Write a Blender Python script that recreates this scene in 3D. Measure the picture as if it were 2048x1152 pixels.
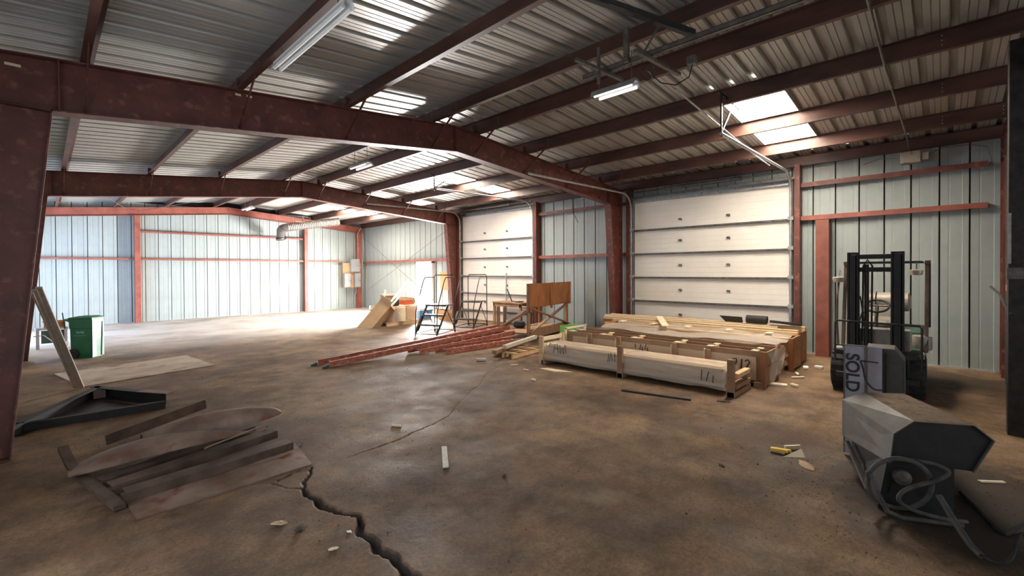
import bpy, math, random
import numpy as np
from mathutils import Vector, Matrix, Quaternion
random.seed(7); rng = np.random.RandomState(3)
SC = bpy.context.scene
for o in list(bpy.data.objects): bpy.data.objects.remove(o)
COL = SC.collection
# ------------------------------------------------------------------ camera, world, light, exposure
F = 900.0; YAW = .806; PIT = .009; ROL = -.0053
fw = Vector((math.sin(YAW)*math.cos(PIT), math.cos(YAW)*math.cos(PIT), -math.sin(PIT)))
rt = Vector((math.cos(YAW), -math.sin(YAW), 0)); up = rt.cross(fw)
rt = rt*math.cos(ROL) + up*math.sin(ROL); up = rt.cross(fw)
cd = bpy.data.cameras.new('camera'); cam = bpy.data.objects.new('camera', cd); COL.objects.link(cam)
cam.matrix_world = Matrix(((rt.x, up.x, -fw.x, 0), (rt.y, up.y, -fw.y, 0), (rt.z, up.z, -fw.z, 1.65), (0, 0, 0, 1)))
cd.sensor_width = 36; cd.lens = F/2048*36; cd.shift_y = -25/2048; cd.clip_start = .05; cd.clip_end = 200
SC.camera = cam
SC.view_settings.view_transform = 'Standard'; SC.view_settings.look = 'None'
SC.view_settings.gamma = 1; SC.view_settings.use_curve_mapping = False
SC.view_settings.exposure = 0.0
W = bpy.data.worlds.new('sky'); SC.world = W; W.use_nodes = True
W.node_tree.nodes['Background'].inputs[0].default_value = (.86, .93, 1, 1)
W.node_tree.nodes['Background'].inputs[1].default_value = 2.2
def area(name, loc, rot, sx, sy, power, color, spread=180):
    l = bpy.data.lights.new(name, 'AREA'); l.shape = 'RECTANGLE'; l.size = sx; l.size_y = sy
    l.energy = power; l.color = color; l.spread = math.radians(spread)
    o = bpy.data.objects.new(name, l); COL.objects.link(o); o.location = loc; o.rotation_euler = rot; return o
PI = math.pi
# daylight entering through the open side door, and through the open bays in the left wall
area('daylight_side_door', (10.42, 14.7, 1.0), (0, PI/2, 0), 1.9, .9, 2600, (1, .97, .95), 175)
area('daylight_left_bay', (-.72, 16.9, 1.6), (0, -PI/2, 0), 2.9, 3.4, 270, (.50, .66, 1))
area('daylight_near_bay', (-.72, 2.9, 1.5), (0, -PI/2, 0), 2.7, 2.6, 8, (.50, .66, 1))
area('rear_fill', (3.6, -6.9, 1.9), (PI/2, 0, 0), 6.5, 3.2, 5, (1, .84, .66))  # added warm fill from behind the camera, no source seen there
SKY_E = 42.0
# ------------------------------------------------------------------ materials
def mat(name, c1, c2=None, rough=.6, metal=0, scale=6, bump=0, bscale=40, stretch=(1, 1, 1), contrast=(.35, .65), c3=None, s3=30, alpha=1, trans=0, emis=None, spec=.5, coord='Object'):
    m = bpy.data.materials.new(name); m.use_nodes = True; nt = m.node_tree; N = nt.nodes; L = nt.links
    b = N['Principled BSDF']; b.inputs['Roughness'].default_value = rough; b.inputs['Metallic'].default_value = metal
    b.inputs['Specular IOR Level'].default_value = spec
    b.inputs['Base Color'].default_value = (*c1, 1)
    tc = N.new('ShaderNodeTexCoord'); mp = N.new('ShaderNodeMapping'); mp.inputs['Scale'].default_value = stretch
    L.new(tc.outputs[coord], mp.inputs[0])
    if c2:
        n = N.new('ShaderNodeTexNoise'); n.inputs['Scale'].default_value = scale; n.inputs['Detail'].default_value = 6; n.inputs['Roughness'].default_value = .6
        r = N.new('ShaderNodeValToRGB'); r.color_ramp.elements[0].position = contrast[0]; r.color_ramp.elements[1].position = contrast[1]
        r.color_ramp.elements[0].color = (*c1, 1); r.color_ramp.elements[1].color = (*c2, 1)
        L.new(mp.outputs[0], n.inputs['Vector']); L.new(n.outputs[0], r.inputs[0]); out = r.outputs[0]
        if c3:
            n3 = N.new('ShaderNodeTexNoise'); n3.inputs['Scale'].default_value = s3; n3.inputs['Detail'].default_value = 4
            r3 = N.new('ShaderNodeValToRGB'); r3.color_ramp.elements[0].position = .56; r3.color_ramp.elements[1].position = .68
            r3.color_ramp.elements[0].color = (0, 0, 0, 1); r3.color_ramp.elements[1].color = (1, 1, 1, 1)
            L.new(mp.outputs[0], n3.inputs['Vector']); L.new(n3.outputs[0], r3.inputs[0])
            mx = N.new('ShaderNodeMix'); mx.data_type = 'RGBA'; mx.inputs[7].default_value = (*c3, 1)
            L.new(r3.outputs[0], mx.inputs[0]); L.new(out, mx.inputs[6]); out = mx.outputs[2]
        L.new(out, b.inputs['Base Color'])
    if bump:
        nb = N.new('ShaderNodeTexNoise'); nb.inputs['Scale'].default_value = bscale; nb.inputs['Detail'].default_value = 5
        bp = N.new('ShaderNodeBump'); bp.inputs['Strength'].default_value = bump; bp.inputs['Distance'].default_value = .01
        L.new(mp.outputs[0], nb.inputs['Vector']); L.new(nb.outputs[0], bp.inputs['Height']); L.new(bp.outputs[0], b.inputs['Normal'])
    if alpha < 1: b.inputs['Alpha'].default_value = alpha
    if trans: b.inputs['Transmission Weight'].default_value = trans
    if emis:
        b.inputs['Emission Color'].default_value = (*emis[0], 1); b.inputs['Emission Strength'].default_value = emis[1]
    return m
M = {}
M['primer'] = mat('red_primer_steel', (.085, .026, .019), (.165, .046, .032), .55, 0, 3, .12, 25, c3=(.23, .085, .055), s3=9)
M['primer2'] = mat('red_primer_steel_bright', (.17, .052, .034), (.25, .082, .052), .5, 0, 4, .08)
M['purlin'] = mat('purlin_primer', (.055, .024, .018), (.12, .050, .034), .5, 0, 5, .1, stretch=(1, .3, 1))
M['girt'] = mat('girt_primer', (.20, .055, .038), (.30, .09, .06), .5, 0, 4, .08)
M['roof'] = mat('roof_sheet', (.37, .355, .32), (.44, .42, .38), .40, .25, 1.2, .03, 30)
M['wall'] = mat('wall_sheet', (.285, .325, .312), (.335, .37, .356), .42, .0, 2, .03, 20)
M['dark'] = mat('dark_gap', (.02, .02, .02), rough=.9)
M['door'] = mat('cream_door_panel', (.82, .77, .69), (.87, .83, .76), .5, 0, 1.5, .05, 30)
M['galv'] = mat('galvanised_steel', (.30, .30, .30), (.46, .46, .45), .4, .6, 12)
M['galvdark'] = mat('dull_galvanised_steel', (.10, .09, .08), (.19, .17, .15), .5, .5, 12)
M['gap'] = mat('daylight_gap', (.9, .9, .9), emis=((1, .95, .85), 1.3))
M['skylight'] = mat('translucent_skylight', (.9, .9, .88), rough=.4, emis=((1, .90, .76), SKY_E))
M['pine'] = mat('fresh_pine', (.66, .43, .22), (.78, .56, .32), .65, 0, 3, .1, 60, stretch=(6, .8, 6))
M['pine2'] = mat('pale_pine', (.80, .66, .44), (.88, .76, .56), .65, 0, 3, .1, 60, stretch=(6, .8, 6))
M['oldwood'] = mat('weathered_wood', (.26, .14, .075), (.40, .24, .14), .75, 0, 3, .2, 60, stretch=(8, 2, 2))
M['brownwood'] = mat('brown_plywood', (.26, .09, .03), (.46, .18, .06), .55, 0, 2.2, .1, 40, stretch=(3, 3, 1))
M['board'] = mat('fibreboard', (.34, .20, .11), (.42, .26, .15), .75, 0, 5, .1)
M['osb'] = mat('osb_end_board', (.36, .16, .05), (.50, .24, .09), .6, 0, 14, .1)
M['card'] = mat('cardboard', (.50, .32, .17), (.58, .38, .21), .8, 0, 3, .05)
M['cream'] = mat('cream_wrap_board', (.58, .43, .29), (.62, .47, .32), .6, 0, 2)
M['black'] = mat('black_paint', (.008, .008, .009), (.02, .019, .018), .6, 0, 8, .05)
M['blacksteel'] = mat('black_steel', (.02, .018, .018), (.05, .04, .035), .45, .4, 10)
M['rubber'] = mat('rubber', (.015, .015, .015), (.035, .033, .03), .85, 0, 12, .2)
M['greybody'] = mat('dusty_grey_metal', (.09, .086, .078), (.145, .135, .118), .55, .1, 5, .08, c3=(.14, .095, .06), s3=9)
M['dusttop'] = mat('dirty_metal_top', (.11, .07, .04), (.22, .145, .085), .85, 0, 6, .3, c3=(.08, .045, .025), s3=14)
M['signwhite'] = mat('sign_board', (.30, .285, .325), (.37, .355, .39), .6, 0, 5)
M['green'] = mat('green_cart_plastic', (.008, .10, .04), (.012, .14, .06), .45, 0, 4)
M['greenboard'] = mat('green_painted_board', (.14, .42, .07), (.18, .50, .10), .6, 0, 4)
M['mint'] = mat('mint_sticker', (.22, .42, .34), rough=.5)
M['white'] = mat('white_plastic', (.82, .82, .80), (.90, .90, .88), .4, 0, 3)
M['chip'] = mat('bare_wood_chip', (.75, .62, .42), (.85, .74, .55), .8, 0, 10)
M['rustsheet'] = mat('brown_dusty_sheet', (.125, .075, .052), (.26, .175, .13), .6, .15, 3.5, .15, 20, c3=(.16, .05, .025), s3=5)
M['rustbar'] = mat('brown_rusty_bar', (.055, .032, .022), (.12, .075, .052), .6, .1, 6, .15)
M['ladderred'] = mat('red_fibreglass', (.36, .10, .065), (.46, .16, .105), .55, 0, 8, .05, c3=(.46, .24, .18), s3=10)
M['alu'] = mat('aluminium', (.62, .60, .56), (.74, .72, .68), .35, .7, 8)
M['trimwood'] = mat('grey_trim_board', (.52, .47, .40), (.68, .62, .54), .7, 0, 2, .15, 30, stretch=(10, 10, .6))
M['plyfloor'] = mat('dusty_plywood', (.32, .24, .18), (.44, .35, .27), .8, 0, 2.2, .1, c3=(.20, .13, .09), s3=3)
M['film'] = mat('plastic_film', (.82, .70, .58), rough=.25, alpha=.50)
M['filmclear'] = mat('clear_plastic_film', (.70, .60, .48), (.82, .74, .64), .25, 0, 3, .6, 7, alpha=.30)
M['ink'] = mat('marker_ink', (.03, .02, .02), rough=.7)
M['bluebin'] = mat('blue_plastic', (.05, .17, .36), (.07, .21, .42), .5, 0, 4)
M['redbox'] = mat('red_orange_carton', (.62, .12, .05), rough=.7)
M['tank'] = mat('tank_aluminium', (.45, .40, .32), (.58, .52, .43), .4, .5, 6)
M['fkgrey'] = mat('beige_grey_paint', (.26, .235, .20), (.36, .32, .27), .55, .1, 5, c3=(.14, .10, .07), s3=9)
M['fkgreen'] = mat('green_truck_paint', (.03, .075, .055), (.05, .11, .08), .5, .1, 6)
M['yellow'] = mat('yellow_plastic', (.85, .52, .03), (.9, .6, .06), .5, 0, 5)
M['lens'] = mat('lamp_tube', (.9, .88, .85), rough=.3, emis=((1, .97, .93), 1.1))
M['elec'] = mat('grey_electrical_enamel', (.27, .28, .29), (.33, .34, .35), .45, .2, 4)
M['plywall'] = mat('wall_plywood', (.42, .22, .10), (.50, .29, .15), .7, 0, 3)
M['duct'] = mat('spiral_duct', (.13, .115, .105), (.20, .18, .165), .45, .5, 8)
M['hosegrey'] = mat('dusty_hose', (.04, .037, .034), (.10, .092, .085), .75, 0, 14)
M['cabinet'] = mat('dull_dark_cabinet', (.055, .05, .045), (.085, .078, .07), .6, .1, 6)
M['grate'] = mat('dark_oil_stone', (.05, .035, .025), (.10, .07, .045), .9, 0, 8, .4)
M['tan'] = mat('tan_leaf', (.45, .30, .17), (.58, .42, .26), .8, 0, 8, .2)
# floor
def floor_mat():
    m = bpy.data.materials.new('dirty_concrete'); m.use_nodes = True; nt = m.node_tree; N = nt.nodes; L = nt.links; b = N['Principled BSDF']
    g = N.new('ShaderNodeNewGeometry')
    def noise(s, d, st=(1, 1, 1), r=.6):
        mp = N.new('ShaderNodeMapping'); mp.inputs['Scale'].default_value = st; L.new(g.outputs['Position'], mp.inputs[0])
        n = N.new('ShaderNodeTexNoise'); n.inputs['Scale'].default_value = s; n.inputs['Detail'].default_value = d; n.inputs['Roughness'].default_value = r
        L.new(mp.outputs[0], n.inputs['Vector']); return n.outputs[0]
    def ramp(v, pts):
        r = N.new('ShaderNodeValToRGB'); e = r.color_ramp.elements
        while len(e) < len(pts): e.new(.5)
        for q, (p, c) in zip(e, pts): q.position = p; q.color = (*c, 1)
        L.new(v, r.inputs[0]); return r.outputs[0]
    def mix(f, a, b_, mode='MIX'):
        x = N.new('ShaderNodeMix'); x.data_type = 'RGBA'; x.blend_type = mode
        if isinstance(f, float): x.inputs[0].default_value = f
        else: L.new(f, x.inputs[0])
        for i, v in ((6, a), (7, b_)):
            if isinstance(v, tuple): x.inputs[i].default_value = (*v, 1)
            else: L.new(v, x.inputs[i])
        return x.outputs[2]
    base = ramp(noise(.55, 8), [(.32, (.085, .048, .026)), (.48, (.19, .113, .060)), (.64, (.34, .225, .130))])
    mid = ramp(noise(2.6, 9, r=.7), [(.33, (.38, .35, .33)), (.54, (.92, .91, .90)), (.72, (1.25, 1.2, 1.14))])
    c = mix(1.0, base, mid, 'MULTIPLY')
    fine = ramp(noise(38, 6, r=.75), [(.36, (.66, .63, .6)), (.55, (1, 1, 1)), (.7, (1.15, 1.13, 1.1))])
    c = mix(1.0, c, fine, 'MULTIPLY')
    grit_ = ramp(noise(120, 4, r=.8), [(.34, (.5, .47, .45)), (.50, (1, 1, 1)), (.68, (1.3, 1.25, 1.2))])
    c = mix(.8, c, grit_, 'MULTIPLY')
    st = ramp(noise(1.1, 5, (1, .35, 1)), [(.54, (0, 0, 0)), (.70, (1, 1, 1))])
    c = mix(st, c, (.12, .064, .036))
    red = ramp(noise(1.7, 4), [(.60, (0, 0, 0)), (.72, (.65, .65, .65))])
    c = mix(red, c, (.18, .09, .055))
    ash = ramp(noise(.8, 5), [(.60, (0, 0, 0)), (.78, (.8, .8, .8))])
    c = mix(ash, c, (.33, .26, .20))
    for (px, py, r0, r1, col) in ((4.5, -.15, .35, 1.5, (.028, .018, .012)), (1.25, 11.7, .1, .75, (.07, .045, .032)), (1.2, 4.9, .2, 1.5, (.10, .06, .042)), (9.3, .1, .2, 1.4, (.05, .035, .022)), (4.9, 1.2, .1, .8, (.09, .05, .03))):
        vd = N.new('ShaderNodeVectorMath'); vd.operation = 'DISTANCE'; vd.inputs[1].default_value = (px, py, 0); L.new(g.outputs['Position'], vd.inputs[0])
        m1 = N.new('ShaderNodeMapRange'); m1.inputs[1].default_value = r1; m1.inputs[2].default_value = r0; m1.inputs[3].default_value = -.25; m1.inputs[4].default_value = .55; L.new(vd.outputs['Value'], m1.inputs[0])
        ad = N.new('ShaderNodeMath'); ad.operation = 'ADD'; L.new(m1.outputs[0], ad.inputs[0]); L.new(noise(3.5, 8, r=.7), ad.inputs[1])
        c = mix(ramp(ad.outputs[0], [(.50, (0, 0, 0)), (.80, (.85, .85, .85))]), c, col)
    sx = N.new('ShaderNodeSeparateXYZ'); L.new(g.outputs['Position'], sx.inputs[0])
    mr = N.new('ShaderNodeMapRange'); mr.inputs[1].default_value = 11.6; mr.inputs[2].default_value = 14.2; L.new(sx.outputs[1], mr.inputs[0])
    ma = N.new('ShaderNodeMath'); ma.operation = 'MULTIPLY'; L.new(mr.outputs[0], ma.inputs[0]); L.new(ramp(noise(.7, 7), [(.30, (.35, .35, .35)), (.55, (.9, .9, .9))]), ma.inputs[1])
    c = mix(ma.outputs[0], c, (.50, .455, .41))   # bright daylight on the end bay floor, painted into the concrete colour
    mz = N.new('ShaderNodeMapRange'); mz.inputs[1].default_value = -.003; mz.inputs[2].default_value = -.012; L.new(sx.outputs[2], mz.inputs[0])
    c = mix(mz.outputs[0], c, (.035, .022, .014))   # dirt lying in the cracks
    L.new(c, b.inputs['Base Color']); rr = ramp(noise(1.6, 6), [(.35, (.62, .62, .62)), (.65, (.85, .85, .85))]); L.new(rr, b.inputs['Roughness']); b.inputs['Specular IOR Level'].default_value = .4
    bp = N.new('ShaderNodeBump'); bp.inputs['Strength'].default_value = .35; bp.inputs['Distance'].default_value = .012
    L.new(noise(22, 8, r=.7), bp.inputs['Height']); L.new(bp.outputs[0], b.inputs['Normal'])
    return m
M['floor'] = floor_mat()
# ------------------------------------------------------------------ mesh helpers
class MB:
    def __init__(s): s.v = []; s.f = []
    def add(s, vs, fs):
        n = len(s.v); s.v += [tuple(v) for v in vs]; s.f += [tuple(i+n for i in f) for f in fs]; return s
    def box(s, x0, x1, y0, y1, z0, z1):
        return s.add([(x0, y0, z0), (x1, y0, z0), (x1, y1, z0), (x0, y1, z0), (x0, y0, z1), (x1, y0, z1), (x1, y1, z1), (x0, y1, z1)],
                     [(0, 3, 2, 1), (4, 5, 6, 7), (0, 1, 5, 4), (1, 2, 6, 5), (2, 3, 7, 6), (3, 0, 4, 7)])
    def bar(s, p, q, w, h, upv=(0, 0, 1)):
        p = Vector(p); q = Vector(q); d = (q-p).normalized(); u = Vector(upv)
        if abs(d.dot(u)) > .99: u = Vector((1, 0, 0))
        a = d.cross(u).normalized()*w/2; b = a.cross(d).normalized()*h/2
        return s.add([p-a-b, p+a-b, p+a+b, p-a+b, q-a-b, q+a-b, q+a+b, q-a+b],
                     [(0, 3, 2, 1), (4, 5, 6, 7), (0, 1, 5, 4), (1, 2, 6, 5), (2, 3, 7, 6), (3, 0, 4, 7)])
    def ring(s, rings, cap=True, closed=True):
        n = len(rings[0]); vs = [v for r in rings for v in r]; fs = []
        for i in range(len(rings)-1):
            for j in range(n if closed else n-1):
                k = (j+1) % n; fs.append((i*n+j, i*n+k, (i+1)*n+k, (i+1)*n+j))
        if cap and closed: fs += [tuple(range(n))[::-1], tuple((len(rings)-1)*n+j for j in range(n))]
        return s.add(vs, fs)
    def tube(s, pts, r, seg=8, cap=True):
        pts = [Vector(p) for p in pts]; rs = r if isinstance(r, (list, tuple)) else [r]*len(pts); R = []; prev = None
        for i, p in enumerate(pts):
            d = (pts[min(i+1, len(pts)-1)] - pts[max(i-1, 0)]).normalized()
            if prev is None: a = d.cross(Vector((0, 0, 1)) if abs(d.z) < .95 else Vector((1, 0, 0))).normalized()
            else: a = (prev - d*prev.dot(d)).normalized()
            prev = a; b = d.cross(a)
            R.append([p + (a*math.cos(t)+b*math.sin(t))*rs[i] for t in [2*PI*k/seg for k in range(seg)]])
        return s.ring(R, cap)
    def prism(s, poly, fn0, fn1):  # poly of 2-d points extruded between two mappings
        return s.ring([[fn0(*p) for p in poly], [fn1(*p) for p in poly]])
    def lathe(s, prof, c=(0, 0, 0), axis='z', seg=20):
        c = Vector(c); R = []
        for r, h in prof:
            ring = []
            for k in range(seg):
                t = 2*PI*k/seg; a, b = r*math.cos(t), r*math.sin(t)
                ring.append(c + Vector({'z': (a, b, h), 'x': (h, a, b), 'y': (b, h, a)}[axis]))
            R.append(ring)
        return s.ring(R)
    def grid(s, fn, nu, nv, th=0):
        vs = [fn(i/nu, j/nv) for i in range(nu+1) for j in range(nv+1)]
        fs = [(i*(nv+1)+j, (i+1)*(nv+1)+j, (i+1)*(nv+1)+j+1, i*(nv+1)+j+1) for i in range(nu) for j in range(nv)]
        s.add(vs, fs)
        if th:
            s.add([Vector(v)-Vector((0, 0, th)) for v in vs], [f[::-1] for f in fs])
        return s
    def build(s, name, m, parent=None, smooth=False, bevel=0, mods=None):
        me = bpy.data.meshes.new(name); me.from_pydata(s.v, [], s.f); me.update()
        if smooth: me.polygons.foreach_set('use_smooth', [True]*len(me.polygons))
        me.materials.append(M[m] if isinstance(m, str) else m)
        o = bpy.data.objects.new(name, me); COL.objects.link(o)
        if parent: o.parent = parent
        if bevel:
            b = o.modifiers.new('bevel', 'BEVEL'); b.width = bevel; b.segments = 1; b.limit_method = 'ANGLE'
        if smooth:
            try: me.set_sharp_from_angle(angle=math.radians(35))
            except Exception: pass
        return o
def sm(pts, n=6):   # smooth curve through the points
    P = [Vector(p) for p in pts]; P = [P[0]*2-P[1]]+P+[P[-1]*2-P[-2]]; out = []
    for i in range(1, len(P)-2):
        a, b, c, d = P[i-1:i+3]
        for k in range(n):
            t = k/n; out.append(.5*((2*b)+(c-a)*t+(2*a-5*b+4*c-d)*t*t+(3*b-a-3*c+d)*t**3))
    return out+[P[-2]]
def thing(name, label, cat, loc=(0, 0, 0), rz=0, group=None):
    o = bpy.data.objects.new(name, None); o.empty_display_size = .1; COL.objects.link(o)
    o.location = loc; o.rotation_euler = (0, 0, rz); o['label'] = label; o['category'] = cat
    if group: o['group'] = group
    return o
def tag(o, label, cat, group=None, loc=None, rz=None):
    o['label'] = label; o['category'] = cat
    if group: o['group'] = group
    if loc is not None: o.location = loc
    if rz is not None: o.rotation_euler = (0, 0, rz)
    return o
def struct(name):
    o = bpy.data.objects.new(name, None); COL.objects.link(o); o['kind'] = 'structure'; return o
def share(o, name, loc, parent, rot=None, scale=None):
    c = bpy.data.objects.new(name, o.data); COL.objects.link(c); c.location = loc; c.parent = parent
    if rot: c.rotation_euler = rot
    if scale: c.scale = scale
    for md in o.modifiers:
        n = c.modifiers.new(md.name, md.type)
        if md.type == 'BEVEL': n.width = md.width; n.segments = md.segments; n.limit_method = md.limit_method
    return c
def text(body, size, m, parent, loc, rot, name='lettering', ex=.0015, bold=0):
    cu = bpy.data.curves.new(name, 'FONT'); cu.body = body; cu.size = size; cu.extrude = ex; cu.align_x = 'CENTER'; cu.align_y = 'CENTER'; cu.offset = bold
    cu.materials.append(M[m]); tmp = bpy.data.objects.new('tmp', cu); COL.objects.link(tmp); bpy.context.view_layer.update()
    me = bpy.data.meshes.new_from_object(tmp.evaluated_get(bpy.context.evaluated_depsgraph_get())); me.name = name; bpy.data.objects.remove(tmp)
    o = bpy.data.objects.new(name, me); COL.objects.link(o); o.parent = parent; o.location = loc; o.rotation_euler = rot; return o
# ------------------------------------------------------------------ room data
XL, XR, YF, YB = -.78, 10.44, 19.70, -7.0
RX = 4.87
def zt(x): return 4.12 - (.075*(x-RX) if x > RX else .098*(RX-x))      # top of the frames
def lp(a, b, t): return tuple(Vector(a).lerp(Vector(b), t))
# ------------------------------------------------------------------ floor with the cracks sunk into it
cracks = [
    [(3.92, 4.59, .005, .006), (4.12, 4.74, .008, .006), (4.39, 4.87, .006, .006), (4.7, 5.14, .007, .006), (5.02, 5.38, .007, .006), (5.42, 5.55, .007, .006), (5.6, 6.28, .007, .005)],  # polyline (x, y, half width, depth)
    [(3.92, 4.59, .004, .006), (3.55, 4.36, .005, .006), (3.23, 4.1, .006, .008), (2.9, 3.98, .006, .01), (2.6, 3.93, .008, .012), (2.43, 3.87, .009, .015), (2.19, 3.85, .008, .012), (1.85, 3.83, .004, .006)],
    [(1.56, 3.87, .010, .02), (1.50, 3.74, .016, .03), (1.40, 3.62, .015, .03), (1.36, 3.52, .018, .035), (1.335, 3.40, .022, .045), (1.36, 3.29, .024, .045), (1.345, 3.17, .026, .05), (1.37, 3.08, .026, .05),
     (1.40, 2.97, .016, .04), (1.47, 2.86, .018, .045), (1.42, 2.75, .022, .045), (1.37, 2.66, .024, .045), (1.39, 2.55, .026, .045), (1.36, 2.43, .026, .045), (1.39, 2.3, .028, .045), (1.36, 2.12, .028, .045), (1.4, 1.9, .028, .045)],
    [(1.36, 3.52, .006, .012), (1.28, 3.62, .005, .01), (1.25, 3.72, .007, .012), (1.22, 3.80, .006, .012)],
    [(1.27, 3.80, .01, .02), (1.40, 3.86, .012, .02), (1.52, 3.87, .01, .02)],
]
def lines(lo, hi, f0, f1, fine, coarse):
    a = np.arange(lo, f0, coarse); b = np.arange(f0, f1, fine); c = np.arange(f1, hi+coarse, coarse); c[-1] = hi; return np.concatenate([a, b, c])
gx = lines(XL, XR, 1.15, 5.8, .009, .35); gy = lines(YB, YF, 1.88, 6.5, .009, .35)
X, Y = np.meshgrid(gx, gy, indexing='ij'); Z = np.zeros_like(X)
jx = .5*np.sin(X*41+Y*17)+.5*np.sin(X*97-Y*61+1); jy = .5*np.sin(Y*53+X*23)+.5*np.sin(Y*89+X*71+2)
PX = X + jx*.008; PY = Y + jy*.008
for c in cracks:
    for (x0, y0, w0, d0), (x1, y1, w1, d1) in zip(c, c[1:]):
        dx, dy = x1-x0, y1-y0; t = np.clip(((PX-x0)*dx+(PY-y0)*dy)/(dx*dx+dy*dy), 0, 1)
        d = np.hypot(PX-x0-t*dx, PY-y0-t*dy); w = (w0+(w1-w0)*t)*.68; dep = (d0+(d1-d0)*t)*.8
        Z = np.minimum(Z, -dep*np.clip(1.6-d/w*.9, 0, 1))
nx, ny = X.shape
V = np.stack([X, Y, Z], -1).reshape(-1, 3); I = np.arange(nx*ny).reshape(nx, ny)
Q = np.stack([I[:-1, :-1], I[1:, :-1], I[1:, 1:], I[:-1, 1:]], -1).reshape(-1, 4)
me = bpy.data.meshes.new('floor'); me.vertices.add(len(V)); me.vertices.foreach_set('co', V.ravel())
me.loops.add(Q.size); me.loops.foreach_set('vertex_index', Q.ravel()); me.polygons.add(len(Q))
me.polygons.foreach_set('loop_start', np.arange(0, Q.size, 4)); me.update(calc_edges=True); me.validate()
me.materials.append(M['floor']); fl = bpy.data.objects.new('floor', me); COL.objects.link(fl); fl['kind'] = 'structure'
# ------------------------------------------------------------------ ceiling: sheets, skylights, purlins
ceil = struct('ceiling')
P3 = .815/3
def sheet(x0, x1, y0, lap=0, n=3):
    prof = []
    for k in range(n):
        b = y0 + k*P3
        prof += [(b, 0), (b+.058, 0), (b+.062, .010), (b+.066, .010), (b+.070, 0), (b+.122, 0), (b+.126, .010), (b+.130, .010), (b+.134, 0), (b+.186, 0), (b+.198, .052), (b+.252, .052), (b+P3-.006, 0)]
    prof.append((y0+n*P3+.006, -.002))
    m = MB(); a = []; b = []
    for y, h in prof: a.append((x0, y, zt(x0)+.2+h)); b.append((x1, y, zt(x1)+.2+h))
    m.ring([a, b], cap=False, closed=False)
    m.ring([[(p[0], p[1], p[2]+.004) for p in b], [(p[0], p[1], p[2]+.004) for p in a]], cap=False, closed=False)
    return m
SKY = {0: 1, 9: 1, 18: 1}
for k in range(-4, 23):
    y0 = 1.60 + .815*k
    if y0 > YF: break
    sheet(-.9, RX, y0).build('roof_sheet', 'roof', ceil)
    if k in SKY:
        sheet(RX, 7.09, y0).build('roof_sheet', 'roof', ceil); sheet(9.46, 10.6, y0).build('roof_sheet', 'roof', ceil)
        sheet(7.05, 9.48, y0).build('skylight', 'skylight', ceil)
        f = MB(); 
        for yy in (y0-.012, y0+.815-.006): f.bar((7.05, yy, zt(7.05)+.188), (9.48, yy, zt(9.48)+.188), .02, .012)
        f.build('skylight_edge', 'galvdark', ceil)
    else:
        sheet(RX, 10.6, y0).build('roof_sheet', 'roof', ceil)
MB().box(-.9, 10.6, YB, -1.66, 4.3, 4.34).build('roof_sheet', 'roof', ceil)
# opaque outer skin so that daylight only comes through the skylights
PUR = [.33, 1.66, 2.98, 4.43, 5.34, 6.66, 8.04, 9.36]
for i, x in enumerate(PUR):
    s = 1 if x > RX else -1; zb = zt(x)+.002; m = MB(); w = .005
    prof = [(0, 0), (-.065, 0), (-.065, .02), (-.065+w, .02), (-.065+w, w), (-w, w), (-w, .19), (0, .19)]  # lower flange and web
    prof2 = [(0, .19), (.0, .19+w), (.065, .19+w), (.065, .19)]
    pr = [(x+s*(-a), zb+b) for a, b in prof]; pr2 = [(x+s*(-a), zb+b) for a, b in prof2]
    m.ring([[(a, -1.6, b) for a, b in pr], [(a, YF, b) for a, b in pr]]); m.ring([[(a, -1.6, b) for a, b in pr2], [(a, YF, b) for a, b in pr2]])
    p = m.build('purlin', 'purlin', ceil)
    bm = MB()
    for yf in (-.6, 6.04, 12.57):
        for dy in (-.62, .0, .62):
            for dz in (.05, .10, .15):
                xx = x-.004 if s > 0 else x-.004
                bm.lathe([(.008, 0), (.008, -.006)], (x-.001 if s > 0 else x-.001, yf+dy, zb+dz), 'x', 6)
    bm.build('bolts', 'galv', p)['kind'] = 'stuff'
for x, s in ((10.36, 1), (-.70, -1)):   # eave struts
    zb = zt(x)-.02; m = MB(); m.box(x, x+.006, -1.6, YF, zb, zb+.2).box(x-.06 if s > 0 else x, x if s > 0 else x+.06, -1.6, YF, zb, zb+.006).box(x-.06 if s > 0 else x, x if s > 0 else x+.06, -1.6, YF, zb+.194, zb+.2)
    m.build('eave_strut', 'purlin', ceil)
eg = MB()   # daylight showing through the hollow ends of the roof ribs
for x, y in ((10.0, 2.6), (10.0, 2.87), (10.0, 3.15), (10.0, 3.45), (10.0, 4.5), (10.0, 1.6), (10.0, 1.3), (10.0, .3), (6.51, 2.02), (6.51, 2.29), (6.51, 1.75), (10.0, 8.6), (10.0, 8.9), (10.0, 9.2), (10.0, 9.5), (10.0, 9.8), (10.0, 10.1)):
    yy = 1.60+P3*math.floor((y-1.6)/P3)+.202; z = zt(x)+.2+.044
    x = x+.2 if x > 9 else x; eg.box(x, x+.12 if x > 9 else x+.12, yy+.004, yy+.044, z-.012, z-.008)
eg.build('rib_daylight_gap', 'gap', ceil)
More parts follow.
